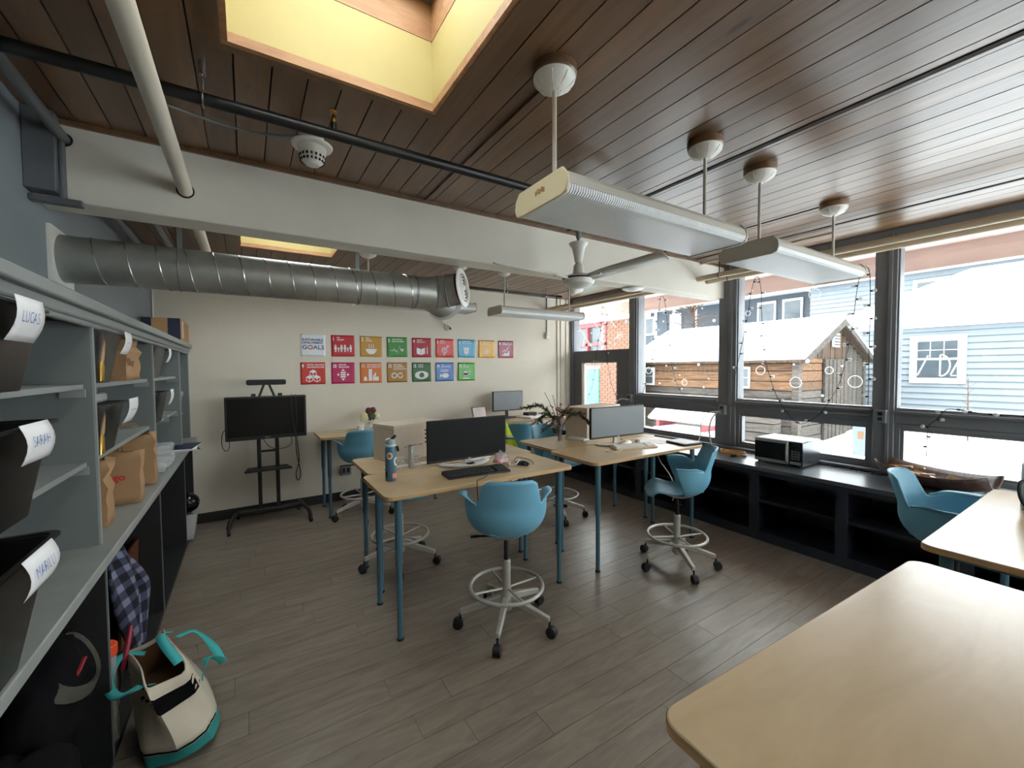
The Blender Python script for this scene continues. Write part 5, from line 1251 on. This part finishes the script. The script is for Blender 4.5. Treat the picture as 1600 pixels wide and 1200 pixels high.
    if i == 13: return flat([arc(0, -.085, .1, 140, 40, 14, 1.2)[::-1] + arc(0, .005, .1, -40, -140, 14, 1.2)[::-1]])
    if i == 14: return J(stroke([(-.06, .03), (-.04, .022), (-.02, .03), (0, .022), (.02, .03), (.04, .022), (.06, .03)], .007), stroke([(-.06, .01), (-.04, .002), (-.02, .01), (0, .002), (.02, .01), (.04, .002), (.06, .01)], .007), flat([[(x * 1.0, z) for x, z in disc(.01, -.05, .032, 20, 1.7)], [(-.07, -.022), (-.032, -.05), (-.07, -.078)]]))
    if i == 15: return J(flat([disc(-.015, -.02, .03), disc(-.03, -.035, .018), disc(.0, -.035, .018), rect(-.019, -.011, -.085, -.045), rect(-.055, .06, -.102, -.088)]), stroke([(.03, .0), (.05, .008), (.07, .0)], .006), stroke([(.03, -.04), (.05, -.034), (.07, -.04)], .006))
INFO = {1: ('NO\nPOVERTY', (196, 34, 48)), 2: ('ZERO\nHUNGER', (202, 150, 56)), 3: ('GOOD HEALTH\nAND WELL-BEING', (64, 146, 62)), 4: ('QUALITY\nEDUCATION', (178, 30, 52)), 5: ('GENDER\nEQUALITY', (210, 44, 46)), 6: ('CLEAN WATER\nAND SANITATION', (66, 164, 200)), 7: ('AFFORDABLE AND\nCLEAN ENERGY', (226, 168, 50)), 8: ('DECENT WORK AND\nECONOMIC GROWTH', (150, 50, 80)),
        9: ('INDUSTRY, INNOVATION\nAND INFRASTRUCTURE', (206, 58, 50)), 10: ('REDUCED\nINEQUALITIES', (190, 28, 92)), 11: ('SUSTAINABLE CITIES\nAND COMMUNITIES', (222, 122, 56)), 12: ('RESPONSIBLE\nCONSUMPTION\nAND PRODUCTION', (178, 126, 56)), 13: ('CLIMATE\nACTION', (58, 106, 66)), 14: ('LIFE\nBELOW WATER', (54, 116, 186)), 15: ('LIFE\nON LAND', (78, 166, 58))}
WORD = {1: 'red poster numbered 1 with a row of people', 2: 'mustard poster numbered 2 with a steaming bowl', 3: 'green poster numbered 3 with a heartbeat line', 4: 'dark red poster numbered 4 with an open book', 5: 'red poster numbered 5 with a gender sign', 6: 'light blue poster numbered 6 with a water glass', 7: 'yellow poster numbered 7 with a sun', 8: 'maroon poster numbered 8 with a rising chart', 9: 'red poster numbered 9 with three cubes', 10: 'magenta poster numbered 10 with four arrows', 11: 'orange poster numbered 11 with city buildings', 12: 'ochre poster numbered 12 with an infinity loop', 13: 'dark green poster numbered 13 with an eye', 14: 'blue poster numbered 14 with a fish', 15: 'green poster numbered 15 with a tree'}
def sheet(w, h, curl, seed):
    r = random.Random(seed); rows = []
    ca, cb = r.uniform(.3, 1) * curl, r.uniform(.3, 1) * curl
    for v in np.linspace(-1, 1, 11):
        rows.append([(w / 2 * u, -.0015 - ca * max(0, abs(u) - .86) / .14 * (.5 + .5 * v * (1 if seed % 2 else -1)) - cb * max(0, -v - .88) / .12 * abs(u), h / 2 * v) for u in np.linspace(-1, 1, 11)])
    return MB().grid(rows)
for i in range(0, 16):
    row = 0 if i <= 8 else 1; c = i if i <= 8 else i - 9
    px_, pz_ = (.662 + .332 * c, 1.887) if row == 0 else (.655 + .3325 * c, 1.558)
    t = thing('poster', WORD.get(i, 'white poster reading sustainable development goals'), 'poster', (px_, YB - .001, pz_ - .13), 0, 'posters on the cream wall')
    t.rotation_euler = (0, random.Random(i).uniform(-.012, .012), 0)
    up = Matrix.Translation((0, 0, .13))
    col = (232, 234, 238) if i == 0 else INFO[i][1]
    m_ = mat('poster_print_%d' % i, col, .28 if i in (5, 6, 7, 8, 14, 15) else .5, var=.03, vs=12)
    s = part('sheet', sheet(.266, .258, .012 if i in (5, 6, 7, 8, 14, 15, 4) else .007, i + 3).xf(up), m_, t, world=False); solid(s, .0008, 0)
    def put(tm, x, z, sx=1.0): tm.v = [(x + p[0] * sx, -.0046, z + p[1] + .13) for p in tm.v]; return tm
    if i == 0:
        for txt, z, size, wd in (('SUSTAINABLE', .052, .035, .225), ('DEVELOPMENT', .018, .033, .225), ('GOALS', -.046, .066, .235)):
            tm = text_mb(txt, size, .0014); a = np.array(tm.v); sc = wd / (a[:, 0].max() - a[:, 0].min())
            part('lettering', put(tm, -.118, z, sc), mat('slate_blue_ink', (74, 100, 140), .6), t, world=False)
        wh = MB()
        cols = [INFO[k][1] for k in range(1, 16)]
        part('colour_wheel', stroke(arc(-.031, -.024, .0235, 0, 360, 20), .009, -.0052).xf(up), mat('wheel_ink', (210, 120, 90), .6), t, world=False)
        continue
    part('number', put(text_mb(str(i), .062, .002, .72), -.118, .063), WHT, t, world=False)
    for q, ln in enumerate(INFO[i][0].split('\n')):
        tm = text_mb(ln, .024, .0008, .8); a = np.array(tm.v); w_ = a[:, 0].max()
        x0_ = -.066 if i < 10 else -.05
        part('title_line', put(tm, x0_, .092 - .028 * q, min(1, (.122 - x0_) / w_)), WHT, t, world=False)
    part('pictogram', icon(i).xf(up), WHT, t, world=False, smooth=False)
    if i == 13: part('pictogram', flat([disc(0, -.04, .034)], -.0052).xf(up), m_, t, world=False)
    if i == 6: part('pictogram', flat([disc(0, -.03, .012, 12, .8)], -.0052).xf(up), m_, t, world=False)
# ================================================================== THINGS ON THE TABLES
ZT = .8805
def monitor(name, label, cx, cy, w, h, zb, rz, scr, bez_m, neck, base_m, base='crescent', by=.06):
    t = thing(name, label, 'monitor', (cx, cy, ZT), rz)
    s = part('screen', MB().prism(rrect(w, h, .006, 3), lambda a, b: (a, 0, zb - ZT + h / 2 + b), lambda a, b: (a, .028, zb - ZT + h / 2 + b)), bez_m, t, world=False, bev=.004)
    part('panel', MB().box(-w / 2 + .007, w / 2 - .007, -.0015, .001, zb - ZT + .016, zb - ZT + h - .007), scr, s, world=False)
    part('rear_bulge', MB().frustum((0, .028, 0), (0, 0, 0), (0, .028, 0), (0, 0, 0)) if False else MB().box(-w * .22, w * .22, .026, .05, zb - ZT + h * .2, zb - ZT + h * .75), bez_m, s, world=False, bev=.01)
    part('badge', MB().box(-.012, .012, -.003, 0, zb - ZT + .005, zb - ZT + .011), M['fixture'], s, world=False)
    part('neck', MB().box(-.022, .022, .035, .055, .01, zb - ZT + h * .5), neck, t, world=False, bev=.003)
    if base == 'crescent':
        m = MB(); rows = []
        for a in np.linspace(-1.25, 1.25, 21):
            ww = .034 * math.cos(a * .9) + .012
            c = Vector((.2 * math.sin(a), .085 - .17 * math.cos(a) + .06, 0)); d = Vector((math.sin(a), -math.cos(a), 0))
            rows.append([c - d * ww, c + d * ww])
        o = part('base', MB().grid([[(p.x, p.y, .008) for p in r] for r in rows]), base_m, t, world=False); solid(o, .008, 0)
        part('base_arm', MB().box(-.03, .03, -.05, .06, .002, .012), base_m, t, world=False)
    else:
        part('base', MB().prism(rrect(.24, .17, .02, 4), lambda a, b: (a, b + .04, 0), lambda a, b: (a, b + .04, .012)), base_m, t, world=False, bev=.003)
    return t
M['keycap'] = mat('black_keycaps', (34, 34, 36), .5)
M['keypale'] = mat('pale_keycaps', (226, 220, 210), .5)
M['silver'] = mat('silver_plastic', (196, 194, 190), .35, metal=.5, var=.04)
def keyboard(label, cx, cy, rz, w, d, body, keys):
    t = thing('keyboard', label, 'keyboard', (cx, cy, ZT), rz)
    part('case', MB().prism([(-d / 2, 0), (d / 2, 0), (d / 2, .026), (-d / 2, .012)], lambda a, b: (-w / 2, a, b), lambda a, b: (w / 2, a, b)), body, t, world=False, bev=.003)
    m = MB()
    for r in range(5):
        yy = -d / 2 + .018 + r * (d - .04) / 5; zz = .014 + r * .0028
        for c in range(20):
            if c == 15 and r != 4: continue
            xx = -w / 2 + .012 + c * (w - .024) / 20
            m.box(xx + .001, xx + (w - .024) / 20 - .001, yy, yy + (d - .04) / 5 - .003, zz, zz + .008)
    tag(part('keys', m, keys, t, world=False), kind='stuff')
    return t
# --- table with the black monitor
t = monitor('monitor', 'wide black monitor with a white crescent base', 1.39, 2.79, .66, .305, .925, math.radians(2), M['matscreen'] if 'matscreen' in M else M['dscreen'], M['black'], M['silver'], M['white'])
for k in range(4): part('side_connector', MB().box(-.343, -.33, .01, .02, .285 - .028 * k, .295 - .028 * k), M['black'], t, world=False)
keyboard('black keyboard in front of the black monitor', 1.315, 2.53, math.radians(-4), .455, .15, M['black'], M['keycap'])
cable('black keyboard lead drooping over the table edge', [(1.36, 2.44, .893), (1.30, 2.38, .889), (1.22, 2.335, .889), (1.205, 2.312, .884), (1.205, 2.31, .83), (1.21, 2.315, .76), (1.22, 2.36, .72)], .003)
k = thing('water_bottle', 'tall blue-grey water bottle with stickers on the table', 'bottle', (.77, 2.68, ZT))
M['bottle'] = mat('blue_grey_bottle', (74, 110, 130), .4, var=.04)
part('body', MB().lathe([(.0, 0), (.033, .0), (.0355, .004), (.0355, .20), (.033, .216), (.031, .222)], (0, 0, 0), 32), M['bottle'], k, world=False)
part('collar', MB().lathe([(.032, .222), (.0335, .224), (.0335, .234), (.031, .236)], (0, 0, 0), 32), mat('mint_collar', (196, 220, 210), .5), k, world=False)
l = part('lid', MB().lathe([(.031, .236), (.03, .252), (.022, .268), (.0, .272)], (0, 0, 0), 28), mat('grey_lid', (140, 156, 160), .45), k, world=False)
part('spout', MB().tube([(.004, -.004, .262), (.018, -.012, .28), (.030, -.018, .292)], [.009, .010, .008], 10), M['navy'], l, world=False)
part('lid_button', MB().cbox((-.016, .006, .266), (.026, .02, .012), 0, 0, -.3), mat('cream_button', (226, 224, 196), .5), l, world=False)
part('carry_loop', MB().cbox((.040, -.02, .205), (.014, .012, .034), -.5, 0, -.2), M['black'], k, world=False)
def sticker(t, ang, z, w, h, mt, r=.0358, nm='sticker', rnd=True):
    rows = []
    for v in np.linspace(-1, 1, 11):
        hw = math.sqrt(max(0, 1 - v * v)) if rnd else 1
        rows.append([(r * math.cos(ang + u * hw * w / 2 / r), r * math.sin(ang + u * hw * w / 2 / r), z + v * h / 2) for u in np.linspace(-1, 1, 9)])
    return part(nm, MB().grid(rows), mt, t, world=False)
a0 = math.radians(-118)
sticker(k, a0, .165, .040, .046, mat('sticker_cream', (226, 216, 196), .5)); sticker(k, a0, .165, .024, .028, mat('sticker_brown', (170, 96, 50), .5), .0361)
sticker(k, a0 + 1.35, .125, .04, .06, M['white']); sticker(k, a0 + 1.35, .125, .022, .034, M['bottle'], .0361)
sticker(k, a0 + .95, .035, .034, .03, mat('sticker_coral', (226, 128, 104), .5), rnd=False)
sticker(k, a0 - .75, .045, .02, .045, M['black'])
k = thing('speaker_tube', 'slim silver cylinder standing behind the water bottle', 'speaker', (.995, 2.94, ZT))
part('body', MB().lathe([(.0, 0), (.021, 0), (.0225, .003), (.0225, .155), (.02, .160)], (0, 0, 0), 28), M['silver'], k, world=False)
part('cap', MB().lathe([(.02, .160), (.0205, .164), (.016, .168), (0, .168)], (0, 0, 0), 28), M['steel_d'], k, world=False)
# pale carton
k = thing('pale_carton', 'large pale carton behind the black monitor and silver cylinder', 'box', (.93, 3.14, ZT), math.radians(20))
part('body', MB().box(0, .50, 0, .27, 0, .285), M['cardpale'], k, world=False, bev=.003)
part('lid_flap', MB().box(-.002, .502, -.002, .272, .258, .288), M['cardpale'], k, world=False, bev=.002)
sc = MB()
rr = random.Random(21)
for q in range(12): sc.cbox((.10 + .016 * q, -.0012, .11 + .006 * rr.random()), (.010, .0012, .003 + .006 * rr.random()), 0, 0, rr.uniform(-.5, .5))
part('pen_note', sc, M['inkdark'], k, world=False)
k = thing('cable_bundle', 'loose bundle of pale cables beside the pale carton', 'cables', (1.0, 3.03, ZT))
pp = []
for q in range(90):
    a = q * .33; pp.append((.075 * math.cos(a) * (1 + .3 * math.sin(q * .7)), .045 * math.sin(a), .012 + .05 * abs(math.sin(q * .21))))
part('cables', MB().tube(pp, .004, 5), M['fixture'], k, world=False)
solo('white_tray', MB().prism(rrect(.42, .11, .05, 6), lambda a, b: (.95 + a, 2.965 + b, ZT) if False else (1.02 + a, 3.0 + b * .55, ZT), lambda a, b: (1.02 + a, 3.0 + b * .55, ZT + .012)), M['white'], 'flat white monitor foot under the pale cables', 'base', bev=.004)
# bag with pink flower, mouse and leads
k = thing('plastic_bag', 'crumpled clear bag holding something pink on the table', 'bag', (1.575, 2.63, ZT))
o = part('film', lump((0, 0, .05), (.05, .06, .055), 6, .35, 16, 12), M['film'], k, world=False)
o.location = (0, 0, 0)
part('pink_contents', lump((-.03, -.02, .035), (.05, .04, .035), 2, .35, 14, 10), mat('pink_tissue', (226, 168, 178), .8), k, world=False)
k = thing('mouse', 'small black mouse with looping leads on the table', 'mouse', (1.715, 2.55, ZT), .5)
rows = []
for v in np.linspace(-1, 1, 9): rows.append([(.028 * u * math.sqrt(max(0, 1 - v * v * .8)), .048 * v, .002 + .03 * math.sqrt(max(0, 1 - u * u)) * math.sqrt(max(0, 1 - v * v * .75))) for u in np.linspace(-1, 1, 9)])
part('shell', MB().grid(rows), M['gloss'], k, world=False)
part('wheel', MB().cyl((-.004, .025, .028), (.004, .025, .028), .006, n=10), M['silver'], k, world=False)
part('lead', MB().tube(bez([(0, .048, .01), (.03, .09, .02), (.10, .10, .03), (.15, .04, .012), (.12, -.02, .004), (.05, -.06, .004)]), .003, 6), M['black'], k, world=False)
cable('pale lead tangled beside the black mouse', [(1.60, 2.55, .885), (1.63, 2.60, .90), (1.67, 2.66, .89), (1.72, 2.64, .90), (1.70, 2.58, .915), (1.65, 2.56, .89), (1.62, 2.62, .885)], .004, 'white')
solo('paper_sheet', MB().cbox((1.55, 2.97, ZT + .001), (.21, .14, .0015), .3), M['paper'], 'white sheet lying behind the black monitor', 'paper')
# --- table with the grey monitor
monitor('monitor', 'grey monitor with a dark left edge facing the window', 2.91, 2.73, .66, .285, .955, math.radians(-3), M['greyscreen'] if 'greyscreen' in M else M['dscreen'], M['black'], M['silver'], M['white'])
keyboard('pale keyboard in front of the grey monitor', 2.92, 2.56, math.radians(-16), .42, .13, M['cardpale'], M['keypale'])
k = thing('notebook', 'dark notebook under a white sheet at the table edge', 'notebook', (3.46, 2.43, ZT), math.radians(-10))
part('cover', MB().box(-.105, .105, -.115, .115, 0, .018), M['black'], k, world=False, bev=.002)
part('pages', MB().box(-.1, .106, -.11, .11, .003, .015), M['paper'], k, world=False)
part('top_sheet', MB().cbox((.02, .02, .019), (.2, .22, .001), .15), M['paper'], k, world=False)
solo('paper_sheet', MB().cbox((3.30, 2.68, ZT + .001), (.21, .28, .0015), .5), M['paper'], 'white sheet near the window end of the grey monitor table', 'paper')
solo('tape_roll', MB().lathe([(.015, 0), (.026, 0), (.026, .025), (.015, .025), (.015, 0)], (3.17, 2.73, ZT), 20, caps=False), M['fixture'], 'small pale tape roll beside the grey monitor', 'tape')
cable('white lead hanging from the grey monitor table', [(2.98, 2.36, .85), (2.99, 2.35, .83), (3.03, 2.35, .77), (3.09, 2.35, .71), (3.17, 2.35, .62), (3.22, 2.35, .5), (3.21, 2.36, .40)], .004, 'white')
cable('pale lead curled beside the pale keyboard', [(2.72, 2.62, .884), (2.62, 2.60, .884), (2.58, 2.53, .884), (2.66, 2.50, .884), (2.74, 2.53, .884)], .003, 'cardpale')
# --- table with the vase
k = thing('glass_vase', 'clear glass vase holding branches', 'vase', (2.525, 3.13, ZT))
part('glass', MB().lathe([(.0, .0), (.034, .0), (.036, .006), (.032, .06), (.027, .12), (.03, .165), (.036, .19)], (0, 0, 0), 28), M['clearglass'], k, world=False)
part('thick_base', MB().lathe([(.0, .002), (.033, .003), (.032, .018), (0, .02)], (0, 0, 0), 24), M['glass'], k, world=False)
M['spruce'] = mat('spruce_needles', (84, 90, 62), .8, var=.2, vs=20)
M['twig'] = mat('brown_twig', (88, 66, 54), .8)
M['berry'] = mat('red_berries', (170, 50, 72), .5)
r = random.Random(31)
def spray(ex, ey, ez, droop):
    b = thing('spruce_branch', 'x', 'branch', (2.525, 3.13, ZT + .02), 0, 'spruce branches in the vase')
    p = bez([(r.uniform(-.012, .012), r.uniform(-.012, .012), .0), (ex * .15, ey * .15, .16), (ex * .55, ey * .55, ez), (ex, ey, ez - droop)], 6)
    part('stem', MB().tube(p, .003, 5), M['twig'], b, world=False)
    m = MB()
    for i in range(9, len(p) - 0):
        for q in range(34):
            t_ = r.random(); a = p[i - 1].lerp(p[i], t_)
            d = Vector((r.gauss(0, 1), r.gauss(0, 1), r.gauss(0, .7))); d = (d.normalized() + (p[i] - p[i - 1]).normalized() * .8).normalized()
            e = a + d * .03; s = d.cross(Vector((.3, .5, .8))).normalized() * .0026
            m.add([a - s, a + s, e], [(0, 1, 2)])
    for i in range(10, len(p), 2):
        for sg in (-1, 1):
            sd = (p[i] - p[i - 1]).normalized(); side = sd.cross(Vector((0, 0, 1))).normalized() * sg
            e = p[i] + (sd * .7 + side * .7) * .11 - Vector((0, 0, .015))
            for q in range(60):
                a = p[i].lerp(e, r.random()); d = Vector((r.gauss(0, 1), r.gauss(0, 1), r.gauss(0, 1))).normalized() + (e - p[i]).normalized()
                ee = a + d.normalized() * .026; s = d.cross(Vector((.3, .5, .8))).normalized() * .0026
                m.add([a - s, a + s, ee], [(0, 1, 2)])
    tag(part('needles', m, M['spruce'], b, world=False, smooth=False), kind='stuff')
    return b
for (ex, ey, ez, dr), lb in (((-.30, .06, .33, -.01), 'spruce branch reaching out highest, towards the yellow vest'), ((-.20, -.14, .24, .06), 'spruce branch drooping over the front of the vase'), ((.28, -.12, .26, .09), 'spruce branch drooping over the pale carton'), ((.20, .12, .27, .02), 'spruce branch leaning towards the small pane'), ((-.10, .18, .25, .05), 'short spruce branch behind the vase')):
    spray(ex, ey, ez, dr)['label'] = lb
for (ex, ey, ez, berries), lb in (((-.15, .03, .47, 0), 'bare twig rising highest from the vase'), ((-.03, .06, .44, 0), 'bare upright twig in the middle of the vase'), ((-.13, -.02, .38, 9), 'berry twig leaning towards the cream wall'), ((-.01, -.03, .37, 12), 'upright twig thick with red berries'), ((.13, .0, .35, 8), 'berry twig leaning towards the grey monitor'), ((.04, .08, .34, 8), 'berry twig behind the upright one')):
    b = thing('berry_twig' if berries else 'bare_twig', lb, 'twig', (2.525, 3.13, ZT + .02))
    p = bez([(r.uniform(-.01, .01), r.uniform(-.01, .01), 0), (ex * .25, ey * .25, ez * .5), (ex, ey, ez)], 8)
    part('stem', MB().tube(p, .0026, 5), M['twig'], b, world=False)
    for q in range(berries):
        c = p[7 + int(r.random() * 9)] + Vector((r.uniform(-.012, .012), r.uniform(-.012, .012), r.uniform(-.01, .01)))
        part('berry', MB().lathe([(.0, -.008), (.0065, -.004), (.008, 0), (.0065, .004), (0, .008)], c, 8), M['berry'], b, world=False)
solo('notepad', MB().cbox((2.82, 3.19, ZT + .006), (.16, .22, .012), .3), M['paper'], 'white notepad behind the grey monitor', 'notepad', bev=.002)
k = thing('pale_carton', 'large pale carton behind the grey monitor', 'box', (2.88, 3.10, ZT), math.radians(12))
part('body', MB().box(0, .62, .02, .29, 0, .31), M['cardpale'], k, world=False, bev=.003)
part('lid_flap', MB().box(-.002, .622, .018, .292, .285, .314), M['cardpale'], k, world=False, bev=.002)
# --- wall tables
k = thing('flower_vase', 'small white vase of cream and dark red flowers by the wall', 'flowers', (1.20, 5.12, ZT))
part('vase', MB().lathe([(.0, 0), (.03, 0), (.036, .02), (.03, .06), (.034, .075)], (0, 0, 0), 20), M['film'], k, world=False)
for (x, y, z, rr_, c, nm) in ((-.045, -.02, .15, .05, (226, 222, 180), 'cream_bloom'), (.11, .0, .16, .04, (232, 228, 190), 'cream_bloom'), (.02, .01, .22, .035, (104, 46, 52), 'dark_bloom'), (.07, .01, .225, .035, (110, 48, 54), 'dark_bloom'), (.04, -.02, .16, .045, (70, 80, 50), 'leaf_mass')):
    part(nm, lump((x, y, z), (rr_, rr_, rr_ * 1.1), x * 30 + 5, .35, 14, 10), mat(nm, c, .8, var=.15, vs=30), k, world=False)
    part('flower_stem', MB().tube([(0, 0, .02), (x * .5, y * .5, .08), (x, y, z)], .003, 5), M['spruce'], k, world=False)
solo('white_cup', MB().lathe([(.0, 0), (.03, 0), (.034, .004), (.036, .07), (.033, .07), (.031, .006), (0, .005)], (1.10, 5.02, ZT), 24), M['white'], 'white cup beside the small flower vase', 'cup')
monitor('monitor', 'small grey monitor on the wall table', 3.19, 5.12, .505, .285, .985, 0, M['greyscreen'] if 'greyscreen' in M else M['dscreen'], M['black'], M['black'], M['black'], 'flat')
k = thing('tablet_stand', 'tablet leaning in a black stand beside the small monitor', 'tablet', (2.66, 5.02, ZT), .12)
part('tablet', MB().cbox((0, 0, .115), (.22, .01, .17), 0, -.3), M['black'], k, world=False, bev=.002)
part('picture', MB().cbox((0, -.0065, .114), (.205, .001, .155), 0, -.3), mat('pale_screen_print', (206, 190, 184), .3, var=.15, vs=9), k, world=False)
part('stand', MB().prism([(0, 0), (.09, 0), (.03, .17)], lambda a, b: (-.02, a + .005, b), lambda a, b: (.13, a + .005, b)), M['black'], k, world=False)
for x, y, rz, lb in ((3.47, 5.0, .2, 'pale papers on the wall table beside the small monitor'), (3.72, 4.98, -.3, 'papers at the far end of the wall table')):
    solo('paper_stack', MB().cbox((x, y, ZT + .008), (.21, .28, .016), rz), M['paper'], lb, 'papers', bev=.002)
solo('black_case', MB().cbox((3.58, 5.13, ZT + .03), (.18, .12, .06), .1), M['black'], 'small black case on the wall table', 'case', bev=.01)
# hi-vis vest hanging beside the stool
M['hivis'] = mat('hi_vis_yellow', (212, 240, 40), .7, var=.04)
k = thing('safety_vest', 'bright yellow safety vest draped over the stool', 'vest', (2.43, 3.90, .74))
def vest_row(v, w0=.03, w1=.19):
    w = w0 + (w1 - w0) * v; z = 1.03 - .30 * v
    return [(2.365 + w * u + .0 * v, 3.90 - .02 * math.sin(u * 4 + v * 2) - .03 * v, z - .03 * u * v) for u in np.linspace(0, 1, 8)]
o = part('fabric', MB().grid([vest_row(v) for v in np.linspace(0, 1, 12)]), M['hivis'], k); solid(o, .006, 0)
o = part('reflective_band', MB().grid([[(a, b - .006, c) for a, b, c in vest_row(v)] for v in (.55, .68)]), M['steel_d'], k); solid(o, .003, 0)
# grey flask with a black loop at the table edge
k = thing('grey_flask', 'grey flask with a black loop handle on the table by the bench', 'flask', (3.27, .318, ZT))
part('body', MB().lathe([(.0, 0), (.055, 0), (.06, .006), (.06, .22), (.05, .24)], (0, 0, 0), 32), M['steel_d'], k, world=False)
part('cap', MB().lathe([(.048, .245), (.05, .25), (.05, .30), (.04, .315), (0, .318)], (0, 0, 0), 28), M['frame'], k, world=False)
hp = [(-.055, .02, .14), (-.07, .045, .15), (-.085, .055, .13), (-.088, .05, .07), (-.07, .03, .02), (-.058, .015, .03)]
part('loop_handle', MB().tube(bez(hp, 5), .007, 8), M['black'], k, world=False)
